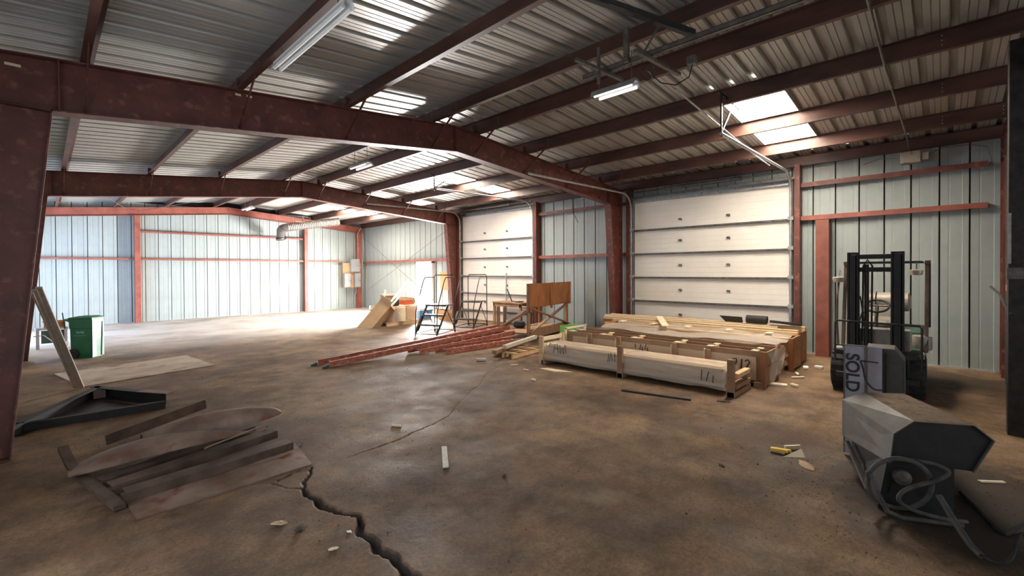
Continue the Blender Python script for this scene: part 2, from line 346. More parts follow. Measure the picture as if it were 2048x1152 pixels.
# ------------------------------------------------------------------ steel frames
def col_x(side, z):  # inner face of the tapered column
    t = z/3.35
    return (10.02-.27*t) if side > 0 else (-.22+.31*t*1.0)
def frame(Y0, label, braces=True, right_only=False, hole=True):
    t = thing('steel_portal', label, 'steel frame', (0, Y0, 0)); wt = .008; fwid = .09
    for side in (1, -1):
        if right_only and side < 0: continue
        xo = 10.30 if side > 0 else XL+.03; zc = 3.33 if side > 0 else 3.17
        c = MB(); c.ring([[(x, y, z) for x, z in ((xo, 0), (xo, zc), (col_x(side, zc), zc), (col_x(side, 0), 0))] for y in (-wt/2, wt/2)])
        c.bar((col_x(side, 0), 0, 0), (col_x(side, zc), 0, zc), fwid*2, .012, (side, 0, 0))
        c.bar((xo, 0, 0), (xo, 0, zt(xo)-.01), fwid*2, .012, (side, 0, 0))
        c.box(min(xo, col_x(side, 0)), max(xo, col_x(side, 0)), -fwid, fwid, 0, .015)
        c.box(min(xo, col_x(side, zc)), max(xo, col_x(side, zc)), -fwid, fwid, zc-.006, zc+.006)
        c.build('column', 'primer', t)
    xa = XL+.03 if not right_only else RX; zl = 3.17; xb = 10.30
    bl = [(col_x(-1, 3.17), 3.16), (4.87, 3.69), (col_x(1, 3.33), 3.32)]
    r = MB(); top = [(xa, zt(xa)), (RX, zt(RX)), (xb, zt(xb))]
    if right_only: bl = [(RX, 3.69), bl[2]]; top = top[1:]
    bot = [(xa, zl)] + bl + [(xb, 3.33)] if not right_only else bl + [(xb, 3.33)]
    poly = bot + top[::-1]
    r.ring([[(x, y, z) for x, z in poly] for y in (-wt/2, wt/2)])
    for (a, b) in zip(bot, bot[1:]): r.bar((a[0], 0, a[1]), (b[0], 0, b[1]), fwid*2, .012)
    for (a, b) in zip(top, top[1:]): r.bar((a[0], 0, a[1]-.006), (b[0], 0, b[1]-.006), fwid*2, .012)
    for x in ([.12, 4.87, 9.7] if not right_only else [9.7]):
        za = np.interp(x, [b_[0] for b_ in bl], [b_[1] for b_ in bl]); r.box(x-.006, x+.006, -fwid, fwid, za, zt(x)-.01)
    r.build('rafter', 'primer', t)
    if Y0 == 6.04:
        for x, z, w in ((-.17, 3.53, .10), (1.62, 3.76, .06), (1.74, 3.77, .06)): MB().box(x-w/2, x+w/2, -.008, -.005, z-.012, z+.012).build('slot', 'chip', t)
    if braces:
        for i, x in enumerate(PUR):
            if x < RX and right_only: continue
            s_ = 1 if x > RX else -1
            za = np.interp(x-.12, [b_[0] for b_ in bl], [b_[1] for b_ in bl]); 
            MB().bar((x-.03, -.01, za+.05), (x-.03, -.62, zt(x)+.03), .035, .012, (1, 0, 0)).build('flange_brace', 'primer', t)
            if x not in (4.43,): MB().box(x-.05, x+.012, -.02, .02, zt(x), zt(x)+.15).build('purlin_clip', 'primer', t)
    return t
frame(6.04, 'nearest full-width dark red tapered steel frame crossing the hall under the roof', True)
frame(12.57, 'middle dark red steel frame with its gable beam, behind the nearest one', True)
frame(-.72, 'steel frame beside the wall panels past the forklift, only its end column showing', True, True)
# end frame at the far wall
t = thing('end_wall_portal', 'red end-wall rafter and posts standing against the pale far wall', 'steel frame', (0, YF-.16, 0))
m = MB(); xa, xb = XL+.05, 10.3
for a, b in (((xa, zt(xa)-.18), (RX-1.2, zt(RX)-.30)), ((RX-1.2, zt(RX)-.30), (RX+1.2, zt(RX)-.30)), ((RX+1.2, zt(RX)-.30), (xb, zt(xb)-.2))):
    pass
for a, b in (((xa, zt(xa)-.13), (RX, zt(RX)-.13)), ((RX, zt(RX)-.13), (xb, zt(xb)-.13))):
    m.bar((a[0], 0, a[1]), (b[0], 0, b[1]), .012, .26); m.bar((a[0], -.0, a[1]-.13), (b[0], 0, b[1]-.13), .12, .01); m.bar((a[0], 0, a[1]+.13), (b[0], 0, b[1]+.13), .12, .01)
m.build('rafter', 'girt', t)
for x, w in ((2.2, .15), (7.72, .13), (10.12, .20)):
    m = MB(); h = zt(x)-.26; m.box(x-w/2, x+w/2, -.09, -.082, 0, h).box(x-w/2, x-w/2+.007, -.082, .10, 0, h).box(x+w/2-.007, x+w/2, -.082, .10, 0, h)
    m.build('post', 'girt', t)
# ------------------------------------------------------------------ walls of upright sheets
def panel_mesh(h0, h1, pw, nm='wall_sheet'):  # local: width along x, face at y=0, room towards -y
    prof = [(.014, .034), (.015, 0), (pw*.30, 0), (pw*.30+.004, .003), (pw*.36, .003), (pw*.36+.004, 0), (pw*.76, 0), (pw*.78, -.009), (pw*.975, -.009), (pw*.99, 0), (pw*.995, .034)]
    m = MB(); m.ring([[(x, y, h0) for x, y in prof], [(x, y, h1) for x, y in prof]], cap=False, closed=False)
    return m
def wall(name, p0, ang, n, pw, htop, skip=None, mat_='wall'):
    w = struct(name); cache = {}
    ca, sa = math.cos(ang), math.sin(ang)
    for k in range(n):
        s = k*pw
        spans = [(0, htop(s+pw/2))]
        if skip: spans = skip(s+pw/2, spans)
        for a, b in spans:
            if b-a < .02: continue
            key = (round(a, 2), round(b, 2))
            loc = (p0[0]+ca*s, p0[1]+sa*s, 0)
            if key in cache: share(cache[key], 'wall_sheet', loc, w, (0, 0, ang))
            else:
                o = panel_mesh(a, b, pw).build('wall_sheet', mat_, w); o.location = loc; o.rotation_euler = (0, 0, ang); cache[key] = o
    return w
wf = wall('wall_far', (XL+.02-.40, YF, 0), 0, 33, .358, lambda s: 4.05)
MB().box(XL-.1, XR+.1, YF+.05, YF+.09, 0, 4.32).build('backing_skin', 'dark', wf)
def girt(parent, p, q, nm='girt', m='primer2'):
    # C girt: flange facing the room on two edges
    p = Vector(p); q = Vector(q); d = (q-p).normalized(); n = Vector((-d.y, d.x, 0))
    m_ = MB(); z = Vector((0, 0, 1)); h = .095
    m_.bar(p+z*h, q+z*h, .16, .005); m_.bar(p-z*h, q-z*h, .16, .005) if False else None
    m_.bar(p, q, .005, h*2) if False else None
    # web flat (horizontal plate), lips down
    m_.bar(p-n*.08-z*.03, q-n*.08-z*.03, .006, .065); m_.bar(p+z*.0, q+z*.0, .16, .006) ; m_.bar(p+n*.08-z*.03, q+n*.08-z*.03, .006, .06)
    return m_.build(nm, m, parent)
def simple_girt(parent, p, q, inward, depth=.16, hgt=.06, m='girt'):
    p = Vector(p); q = Vector(q); inn = Vector(inward); z = Vector((0, 0, 1)); mm = MB()
    a = p+inn*depth; b = q+inn*depth
    mm.bar(a, b, .006, hgt); mm.bar((p+a)/2+z*hgt/2, (q+b)/2+z*hgt/2, depth, .005)
    return mm.build('girt', m, parent)
IN = (0, -1, 0)
simple_girt(wf, (XL+.1, YF, 2.13), (2.14, YF, 2.13), IN); simple_girt(wf, (2.26, YF, 2.13), (7.66, YF, 2.13), IN); simple_girt(wf, (7.78, YF, 2.13), (9.35, YF, 2.13), IN)
simple_girt(wf, (2.26, YF, 3.06), (7.66, YF, 3.06), IN)
# door wall
def skipR(s, spans):
    y = 19.75 - s
    if 14.12 < y < 15.25: return [(2.06, 3.9)]
    if 9.0 < y < 12.37: return [(3.60, 3.9)]
    if 2.2 < y < 5.67: return [(3.36, 3.9)]
    return [(0, 3.9)]
wr = wall('wall_right', (XR, 19.75, 0), -PI/2, 60, .358, lambda s: 3.9, skipR)
bk = MB()
for a, b, z0 in ((YB, 2.2, 0), (2.2, 5.67, 3.4), (5.67, 9.0, 0), (9.0, 12.37, 3.62), (12.37, 14.17, 0), (14.17, 15.2, 2.04), (15.2, YF+.1, 0)):
    bk.box(XR+.05, XR+.09, a, b, z0, 4.1)
bk.build('backing_skin', 'dark', wr)
IR = (-1, 0, 0)
for a, b, z in ((19.5, 12.60, 2.10), (8.82, 5.74, 2.07), (8.82, 5.74, 3.36), (2.05, -.5, 2.66), (2.05, -.5, 3.31), (12.6, 12.40, 3.4)):
    simple_girt(wr, (XR, a, z), (XR, b, z), IR, .12, .085, 'primer' if z > 3 else 'girt')
o = MB().box(10.22, 10.30, 1.56, 1.77, 0, 2.60); o.box(10.30, 10.42, 1.56, 1.58, 0, 2.6); o.build('post', 'primer2', wr)
m = MB(); m.box(XR-.02, XR+.005, -.6, 2.1, 0, .03).box(XR-.02, XR+.005, 5.7, 8.9, 0, .03); m.build('base_angle', 'alu', wr)
for ya, yb in ((2.03, 2.12), (5.71, 5.80), (8.80, 8.92), (12.42, 12.52)):
    mm = MB().box(10.22, 10.44, ya, yb, 0, 3.72); mm.build('door_jamb', 'primer', wr)
for ya, yb, z in ((2.1, 5.72, 3.44), (8.9, 12.45, 3.66)):
    MB().box(10.26, 10.43, ya, yb, z, z+.05).build('door_header', 'galvdark', wr)
# left wall with its open bays, rear wall
wl = struct('wall_left'); m = MB()
for a, b, z0 in ((YB, 1.5, 0), (1.5, 4.3, 2.9), (4.3, 15.1, 0), (15.1, 18.7, 3.1), (18.7, YF+.1, 0)): m.box(XL-.06, XL-.02, a, b, z0, 4.0)
m.build('wall_sheet', 'wall', wl)
wb = struct('wall_rear'); m = MB().box(XL, .2, YB-.04, YB, 0, 4.3).box(7.0, XR, YB-.04, YB, 0, 4.3).box(.2, 7.0, YB-.04, YB, 3.6, 4.3); m.build('wall_sheet', 'wall', wb)
# ------------------------------------------------------------------ overhead doors
def overhead(name, y0, y1, seams, ztop, curve_r=.42, trackz=3.55, xend=6.4, wins=True):
    d = struct(name); zs = [0]+seams+[ztop]
    for a, b in zip(zs, zs[1:]):
        m = MB(); n = 5; h = (b-a-.012)/n; prof = []
        z = a+.004
        for k in range(n): prof += [(0, z+.003), (0, z+h-.006), (.004, z+h-.004), (.004, z+h-.001)]; z += h
        m.ring([[(10.36+x, y, z_) for x, z_ in prof] for y in (y1, y0)], cap=False, closed=False)
        m.box(10.365, 10.40, y0, y1, a+.002, b-.006)
        s = m.build('door_section', 'door', d)
        hb = MB()
        if b != ztop:
            hb.box(10.30, 10.36, y0, y1, b-.03, b-.025).box(10.30, 10.305, y0, y1, b-.03, b+.01).box(10.30, 10.36, y0, y1, b+.008, b+.012)
            hb.build('strut', 'galvdark', s)
        hg = MB()
        for f in (.345, .66):
            yy = y0+(y1-y0)*(1-f); zz = a+(b-a)*(.28 if b == ztop else .5)
            hg.box(10.33, 10.36, yy-.035, yy+.03, zz-.02, zz+.02).box(10.335, 10.36, yy-.045, yy-.02, zz-.035, zz-.01)
        if b-a > .4: hg.build('hinge', 'galvdark', s)
    tops = MB().box(10.30, 10.37, y0, y1, ztop-.03, ztop+.012); tops.build('strut', 'galv', d)
    for yy, sg in ((y0-.05, -1), (y1+.05, 1)):
        R = .38; xv = 10.27; pts = [(xv, yy, .02), (xv, yy, ztop*.5), (xv, yy, trackz-R)]
        for k in range(1, 8):
            a = k/8*PI/2; pts.append((xv-R*(1-math.cos(a)), yy, trackz-R+R*math.sin(a)))
        pts += [(xv-R, yy, trackz), (xend, yy, trackz-.05)]
        MB().tube(pts, .024, 6).build('track', 'galv', d)
        m = MB(); m.box(10.30, 10.36, yy-.03, yy+.03, .02, ztop+.1).build('vertical_angle', 'galvdark', d)
        m = MB()
        for z in seams: m.box(10.24, 10.34, yy-.05, yy+.05, z-.02, z+.05)
        m.build('roller_bracket', 'galv', d)
    return d
d1 = overhead('door_1', 2.24, 5.64, [.33, .91, 1.49, 2.07, 2.66], 3.37, trackz=3.56, xend=6.4)
d2 = overhead('door_2', 9.02, 12.36, [.33, .91, 1.5, 2.11, 2.70], 3.60, trackz=3.74, xend=6.7)
m = MB(); m.tube([(10.31, 10.15, 1.55), (10.29, 10.15, .9), (10.31, 10.14, .1)], .02, 6).lathe([(.035, 0), (.035, .02)], (10.3, 10.15, 1.56), 'x', 8); m.build('lock_bar', 'galv', d2)
# spring shaft above door 2 and door 1
for d, y0, y1, z in ((d1, 2.2, 5.7, 3.60), (d2, 9.0, 12.4, 3.78)):
    MB().tube([(10.25, y0, z), (10.25, y1, z)], .016, 8).tube([(10.25, y0+.9, z), (10.25, y1-.9, z)], .04, 10).build('spring_shaft', 'galvdark', d)
# thin slanting strut tubes by the tracks
MB().tube([(5.2, 2.30, 3.80), (8.4, 2.30, 3.58), (9.2, 2.30, 3.56)], .012, 6).build('stay_tube', 'galv', d1)
# open side door
d3 = struct('door_3'); m = MB()
for y in (14.17, 15.18): m.box(10.30, 10.46, y-.03, y+.03, 0, 2.05)
m.box(10.30, 10.46, 14.14, 15.21, 2.0, 2.06); m.build('door_frame', 'white', d3)
MB().box(10.46, 11.4, 15.14, 15.18, .01, 2.0).build('door_leaf', 'white', d3)
gr = MB().box(XR, 16, 12, 18, -.06, -.01).build('ground_outside', mat('sunlit_gravel', (.7, .68, .64), (.8, .78, .74), .9, 0, 4), None); gr['kind'] = 'structure'
# ------------------------------------------------------------------ track hangers of perforated angle
def hanger(x, y, zb, label):
    t = thing('track_hanger', label, 'hanger', (x, y, zb)); H = zt(x)+.06-zb
    def punched(p, q, name):
        m = MB(); p = Vector(p); q = Vector(q); n = max(4, int((q-p).length/.05))
        for k in range(n):
            a = p.lerp(q, k/n); b = p.lerp(q, (k+.62)/n); m.bar(a, b, .034, .004, (0, 1, 0))
        for s in (-1, 1):
            off = Vector((.0, .0, 0)); m.bar(p+Vector((s*.014, 0, 0)), q+Vector((s*.014, 0, 0)), .008, .005, (0, 1, 0))
        m.bar(p+Vector((.016, .014, 0)), q+Vector((.016, .014, 0)), .004, .03, (0, 1, 0))
        return m.build(name, 'blacksteel', t)
    punched((0, 0, 0), (0, 0, H), 'upright'); punched((0, 0, .06), (.5, 0, H), 'diagonal'); punched((-.1, .0, H), (.75, .0, H-.02), 'head_angle')
hanger(6.44, 2.19, 3.48, 'perforated steel angle hanging from the purlin beside the nearest skylight')
hanger(6.7, 9.07, 3.66, 'perforated steel hanger near the middle-bay skylight, holding a door track')
# opener strut and cross rails near the lamp
t = thing('ceiling_rail', 'dark steel channel rail hung below the purlins above the short twin lamp', 'rail', (4.12, 0, 3.74))
m = MB(); m.box(-.02, .02, -.5, 2.85, 0, .004).box(-.02, -.016, -.5, 2.85, 0, .05).box(.016, .02, -.5, 2.85, 0, .05).box(-.02, .02, -.5, 2.85, .046, .05); m.build('channel', 'galvdark', t)
MB().bar((-.5, 2.6, -.02), (.25, 2.52, -.02), .04, .03).build('cross_bar', 'galvdark', t); MB().bar((-.25, 2.1, -.02), (.55, 2.02, -.02), .04, .03).build('cross_bar', 'galvdark', t)
MB().bar((-.05, 2.3, 0), (-.05, 2.3, .34), .05, .035).build('upright', 'galvdark', t); MB().bar((.04, 2.2, .03), (.16, 2.05, .36), .03, .02).build('diagonal', 'galvdark', t)
MB().bar((-.12, 2.58, -.15), (-.12, 2.58, .22), .03, .02).build('upright', 'galvdark', t)
t = thing('ceiling_angle', 'black steel angle bar running under the roof sheets toward the camera top edge', 'rail', (3.0, 2.1, 3.93))
m = MB(); m.bar((0, .12, 0), (1.4, -.33, .0), .05, .006).bar((0, .09, .03), (1.4, -.36, .03), .006, .05); m.build('angle', 'black', t)
# ------------------------------------------------------------------ light fixtures
def lamp(loc, rz, L, label, nt=2, wd=.24, drop=.25, mm='galv'):
    t = thing('ceiling_light', label, 'ceiling light', loc, rz)
    m = MB(); m.ring([[(x, y, z) for x, z in ((-wd/2, 0), (-wd/2+.02, .05), (-.03, .07), (.03, .07), (wd/2-.02, .05), (wd/2, 0), (wd/2-.006, 0), (.03, .045), (-.03, .045), (-wd/2+.006, 0))] for y in (-L/2, L/2)]); m.build('reflector', mm, t)
    for s in ((-1, 1) if nt == 2 else (0,)):
        MB().tube([(s*wd*.3, -L/2+.03, .006), (s*wd*.3, L/2-.03, .006)], .016, 10).build('tube_lamp', 'lens' if mm == 'galv' else 'white', t)
    for y in (-L*.38, L*.38): MB().bar((0, y, .06), (0, y, .06+drop), .006, .006).build('hanger', 'galvdark', t)
    return t
lamp((3.95, 2.36, 3.42), 0, .48, 'short twin-tube lamp with white strips hanging under the ceiling rail', drop=.3, wd=.16)
lamp((1.64, 4.06, 3.68), 0, 1.55, 'long twin fluorescent fixture fixed along a purlin at the top edge', wd=.10, drop=.12, mm='white')
lamp((4.15, 7.9, 3.62), 0, .62, 'small twin-tube lamp hanging in the bay between the two big frames', drop=.4, wd=.2)
lamp((4.6, 16.2, 3.7), 0, .8, 'distant flat ceiling lamp glimpsed beyond the middle frame', drop=.3, wd=.2)
m = MB(); pts = [(4.0+.05*math.cos(a)*1.2, 2.02+.05*math.sin(a*.5), 3.52+.05*math.sin(a)) for a in np.linspace(0, 4*PI, 40)] + [(4.1, 1.95, 3.44), (4.2, 1.85, 3.42), (4.34, 1.78, 3.52), (4.37, 1.76, 3.64)]
tag(m.tube(pts, .006, 5).build('power_cord', 'black', smooth=True), 'looped black power cord between the short lamp and its junction box', 'cord')
tag(MB().box(-.04, .04, -.04, .04, 0, .08).build('junction_box', 'galvdark', bevel=.005), 'small dark junction box on the purlin at the end of the looped cord', 'electrical box', loc=(4.37, 1.76, 3.64))
# conduit to the big junction box
m = MB().tube([(5.1, .50, zt(5.1)-.02), (6.66, .49, zt(6.66)-.02), (8.04, .46, zt(8.04)-.02), (9.36, .43, zt(9.36)-.02), (10.2, .42, 3.66)], .014, 8)
tag(m.build('conduit', 'galvdark', smooth=True), 'slim rusty conduit crossing below the purlins down to the grey box above the forklift', 'conduit')
t = thing('electrical_box', 'dusty grey motor box on the eave above the forklift where the conduit ends', 'electrical box', (10.2, .42, 3.44))
MB().box(-.09, .07, -.14, .12, 0, .20).build('box', 'fkgrey', t, bevel=.01); MB().box(-.06, .05, -.24, -.15, .03, .16).build('side_box', 'fkgrey', t, bevel=.008)
m = MB().tube([(0, .16, .12), (.02, .4, .16), (.02, .62, .1)], .008, 5).tube([(0, -.2, .1), (.02, -.4, .2), (.02, -.7, .19), (.05, -.9, .13), (.06, -.95, -.1), (.08, -.84, -.25)], .006, 5); m.build('cable', 'galvdark', t)
# cross-brace rods of the far bay
for i, (p, q, lb) in enumerate((((10.3, 18.9, .9), (10.3, 12.9, 3.3), 'thin steel brace rod rising to the right across the pale wall behind the boxes'),
                    ((10.3, 13.9, .5), (10.3, 19.3, 3.2), 'thin steel brace rod rising to the left across the pale wall behind the boxes'),
                    ((.6, 13.0, 3.58), (2.0, 19.5, 3.72), 'thin brace rod under the roof at the far upper left'),
                    ((4.2, 13.0, 3.86), (2.2, 19.5, 3.74), 'thin brace rod under the roof crossing above the far wall girt'))):
    tag(MB().tube([p, q], .008, 5).build('brace_rod', 'galvdark'), lb, 'rod')
# duct
t = thing('air_duct', 'grey flexible spiral duct with a black open mouth hanging by the far wall', 'duct', (6.2, 18.2, 3.33))
m = MB(); pts = [(.34, .75, -.26), (.30, .62, -.16), (.22, .35, -.03), (.2, .15, .02), (.3, .0, .05)] + [(.3+.19*k, -.0-.03*k, .05+.035*k) for k in range(1, 11)]
rs = []; P = []
for i in range(len(pts)-1):
    for k in range(6): P.append(lp(pts[i], pts[i+1], k/6)); rs.append(.16 if (k % 2) else .147)
P.append(pts[-1]); rs.append(.16); m.tube(P, rs, 18, cap=False); m.build('hose', 'duct', t, smooth=True)
e = Vector(pts[-1]); d = (Vector(pts[-1])-Vector(pts[-2])).normalized()
MB().tube([e-d*.02, e-d*.015], [.145, .145], 18).build('mouth', 'dark', t)
MB().tube([Vector(pts[0])-Vector((0, 0, .02)), Vector(pts[0])-Vector((-.01, .02, .1))], [.19, .19], 18).build('collar', 'blacksteel', t)
for k in (7, 12): MB().bar(pts[k], (pts[k][0], pts[k][1], 3.95-3.33+.2), .008, .008).build('hanger', 'galvdark', t)
t = thing('heater_bracket', 'red-brown angle bracket frame hung above the spiral duct', 'bracket', (6.75, 18.3, 3.62))
for y in (-.25, .25): MB().bar((0, y, .0), (1.5, y, -.02), .04, .04).build('rail', 'primer2', t)
for x in (.1, .38, .66): MB().bar((x, 0, -.18), (x, 0, .2), .03, .03).build('upright', 'primer2', t)
MB().bar((.0, 0, -.19), (.75, 0, -.19), .03, .03).build('rail', 'primer2', t)
# electrical panels on the far wall
tag(MB().box(0, .86, -.03, 0, 0, 1.12).build('backing_board', 'plywall'), 'orange plywood backing board behind the electrical boxes in the far corner', 'board', loc=(9.3, 19.46, .95))
def ebox(x, z, w, h, label):
    t = thing('electrical_cabinet', label, 'electrical cabinet', (x, 19.43, z)); MB().box(0, w, -.14, 0, 0, h).build('cabinet', 'elec', t, bevel=.008)
    MB().box(.02, w-.02, -.155, -.14, .02, h-.02).build('door', 'elec', t, bevel=.004); MB().box(w*.8, w*.8+.03, -.17, -.155, h*.45, h*.5).build('latch', 'galvdark', t)
ebox(9.62, 1.66, .42, .60, 'largest grey electrical cabinet, topmost of the three in the far corner')
ebox(9.31, .97, .30, .64, 'lower grey electrical cabinet on the side toward the middle of the far wall')
ebox(9.80, .97, .28, .64, 'lower grey electrical cabinet beside the red corner post')
m = MB().tube([(9.86, 19.42, 1.66), (9.82, 19.42, 1.5), (9.74, 19.42, 1.38), (9.7, 19.42, 1.2)], .02, 6).tube([(10.0, 19.42, 2.26), (10.02, 19.40, 2.6), (10.0, 19.4, 3.4), (10.1, 19.3, 3.66)], .014, 6).tube([(9.93, 19.42, .97), (9.93, 19.42, .7), (9.84, 19.42, .62)], .014, 6)
tag(m.build('conduit', 'galv', smooth=True), 'thin grey conduit runs linking the electrical cabinets in the far corner', 'conduit')
m = MB().tube([(10.2, 19.3, 3.5), (10.2, 19.2, 2.6), (10.15, 19.3, 1.9), (10.05, 19.35, 1.75)], .01, 6)
tag(m.build('hanging_cable', 'galv', smooth=True), 'pale cable hanging down the red corner post', 'cable')
tag(MB().tube([(10.33, 7.55, 3.7), (10.30, 7.5, 3.3), (10.32, 7.35, 3.0)], .009, 5).build('hanging_cable', 'black', smooth=True), 'black cable dangling over the wall sheets between the two overhead doors', 'cable')
tag(MB().box(0, .02, 0, .52, 0, .66).build('plywood_sign', 'plywall'), 'plywood sheet fixed to the wall between the bright side door and the red column', 'board', loc=(10.26, 13.05, .98))
# ------------------------------------------------------------------ small objects follow

def local(t):   # helper: matrix of a thing for turning world points into its local frame
    bpy.context.view_layer.update(); return t.matrix_world.inverted()
# ------------------------------------------------------------------ wrapped crate nearest the camera
t = thing('timber_crate', 'low open timber crate nearest the camera, full of plastic-wrapped material with marker writing', 'crate', (6.15, 1.95, 0))
L = 3.29; Wd = .64
for y in (.04, 1.66, L-.04):
    for x in (0, Wd-.04):
        hh = .49 if (x == 0 or y > 3) else .44
        if x > 0 and y < 3: continue
        MB().box(x, x+.045, y-.045, y+.045, 0, hh).build('post', 'oldwood' if x == 0 and y < 3 else 'pine', t, bevel=.004)
for z in (.20, .32, .44):
    MB().box(.05, Wd-.04, L-.06, L-.035, z-.035, z+.035).build('end_slat', 'pine2' if z > .25 else 'pine', t, bevel=.003)
for y in (.04, 1.66, L-.1): MB().box(-.0, Wd+.04, y-.05, y+.05, .0, .07).build('skid', 'oldwood', t, bevel=.004)
MB().box(.06, Wd, -.02, .08, .10, .16).build('end_block', 'oldwood', t, bevel=.004); MB().box(.10, Wd-.05, -.03, .05, .24, .30).build('end_block', 'pine', t, bevel=.004)
MB().box(.55, Wd+.04, .0, .10, .0, .25).build('end_block', 'oldwood', t, bevel=.004)
m = MB(); m.box(.08, Wd-.08, .15, L-.12, .08, .36); m.build('contents', 'cream', t, bevel=.03)
def wrap(x0, x1, z0, z1, y0, y1, sag=.02, seed=0):
    r = random.Random(seed); n = 26; R = []
    for i in range(n+1):
        y = y0+(y1-y0)*i/n; wob = [r.uniform(-1, 1)*.006 for _ in range(12)]; g = .012*math.sin(i*.9)
        H_ = z1-z0; pr = [(x0+.02, z0), (x0-.012, z0+.16*H_), (x0-.006, z0+.30*H_), (x0+.018, z0+.36*H_), (x0+.0, z0+.50*H_), (x0+.012, z0+.72*H_), (x0+.05, z0+.86*H_), (x0+.075, z0+.85*H_), (x0+.13, z1), ((x0+x1)/2+.02, z1+.02), (x1-.04, z1-.04), (x1, z0+.05)]
        R.append([(px+wob[k]+(g*.6 if k < 7 else 0), y, pz+wob[(k*5) % 12]+(.018 if i % 13 > 6 else 0)*(k > 4)) for k, (px, pz) in enumerate(pr)])
    return MB().ring(R)
wrap(.045, Wd-.03, .06, .35, .12, L-.05, seed=4).build('plastic_wrap', 'film', t, smooth=True)
def scribble(strokes, parent, x, y0, z0, s, nm='lettering', r=.005):
    m = MB()
    for st in strokes: m.tube([(x, y0-px*s, z0+pz*s) for px, pz in st], r, 5)
    m.build(nm, 'ink', parent)
A_ = [(0, 0), (.25, .9), (.5, 1), (.6, .5), (.65, 0)], [(.15, .45), (.6, .5)]
Wl = [[(.85, .9), (.95, 0), (1.15, .6), (1.3, 0), (1.5, 1)]]
scribble(list(A_)+Wl+[[(1.6, .95), (1.62, .1)]], t, .018, 2.98, .22, .17)
scribble([[(0, 0), (.1, .8)], [(.2, .1), (.35, .9), (.5, .15)], [(.75, .9), (.75, .1), (1.1, .2), (1.15, .8)], [(1.2, 0), (1.5, .6)], [(1.25, .55), (1.6, .05)]], t, .016, 1.88, .21, .17)
scribble([[(0, 0), (.05, 1)], [(.45, 0), (.65, .9)], [(1.0, 0), (1.05, .6)], [(.98, 0), (1.1, -.02)]], t, .014, .42, .16, .15, r=.006)
# second crate with fibreboard sides
t = thing('timber_crate', 'second timber crate back from the camera, with brown fibreboard sides and 212 in marker', 'crate', (6.92, 1.79, 0))
L = 3.45; Wd = .72
m = MB().box(.05, .065, .12, L-.15, .09, .42); m.build('cream_panel', 'cream', t)
MB().box(.07, .09, .02, L, .08, .50).build('side_board', 'board', t); MB().box(.40, .415, .02, L, .08, .49).build('divider_board', 'board', t)
MB().box(Wd-.02, Wd, .02, L, .08, .50).build('side_board', 'board', t); MB().box(.09, Wd-.02, .02, L, .08, .10).build('base_board', 'board', t)
for y in (.78, 1.30, 2.30, 2.90):
    MB().box(.0, .045, y-.04, y+.04, .08, .46 if y < 1 else .50).build('post', 'oldwood', t, bevel=.003); MB().box(.0, .044, y+.04, y+.052, .08, .47).build('post_edge', 'pine2', t)
for y in (.04, 1.7, L-.12): MB().box(-.02, Wd+.02, y-.02, y+.10, 0, .08).build('skid', 'oldwood', t, bevel=.004)
for x in (.0, Wd-.05): MB().box(x, x+.05, -.01, .05, 0, .51).build('end_post', 'brownwood', t, bevel=.004)
MB().box(.05, Wd-.05, .0, .022, .30, .49).build('end_board', 'oldwood', t); MB().box(.05, Wd-.05, .0, .022, .09, .28).build('end_board', 'oldwood', t)
for i, y in enumerate((.10, .72, 1.24, 2.0, 2.62, 3.30)):
    MB().box(.05, .16, y, y+.09, .50, .512).build('top_cleat', 'pine2', t, bevel=.002)
    if i in (1, 2, 3, 4): MB().box(.09, .39, y+.02, y+.055, .42, .49).build('spacer', 'pine', t, bevel=.002)
    MB().box(.36, .46, y+.02, y+.10, .49, .502).build('top_cleat', 'pine2', t, bevel=.002)
for x in (.02, Wd-.06): MB().box(x, x+.04, L, L+.04, .08, .56).build('end_post', 'pine2', t, bevel=.003)
MB().box(.02, Wd, L+.0, L+.02, .53, .57).build('end_rail', 'pine2', t, bevel=.003)
scribble([[(0, .9), (.3, 1), (.35, .7), (.0, .05), (.45, .0)], [(.75, .1), (.8, 1)], [(1.1, .85), (1.35, 1), (1.5, .75), (1.1, .05), (1.6, 0)]], t, .042, .43, .22, .15, r=.009)
scribble([[(0, .9), (.05, .3)], [(.9, .9), (.7, .2), (1.1, .25), (1.15, .0)], [(1.1, .6), (1.15, 0)], [(1.7, 1), (1.45, .3), (1.9, .35)], [(1.9, .6), (1.95, 0)]], t, .045, 2.0, .30, .12, r=.006)
m = MB(); r_ = random.Random(5)
def drape(u, v): return (.02+u*(Wd+.03)+.02*math.sin(v*9+u*5), -.035-.05*math.sin(u*7+v*4)**2-.02*v, .50-.42*v*(1-.35*u)+.02*math.sin(u*14))
MB().grid(drape, 14, 10).build('plastic_wrap', 'filmclear', t, smooth=True)
def drape2(u, v): return (Wd+.03+.10*u+.02*math.sin(v*7), -.08+.22*u+.05*math.sin(v*8), .52-.45*v*(.5+.5*u))
MB().grid(drape2, 8, 10).build('plastic_wrap', 'filmclear', t, smooth=True)
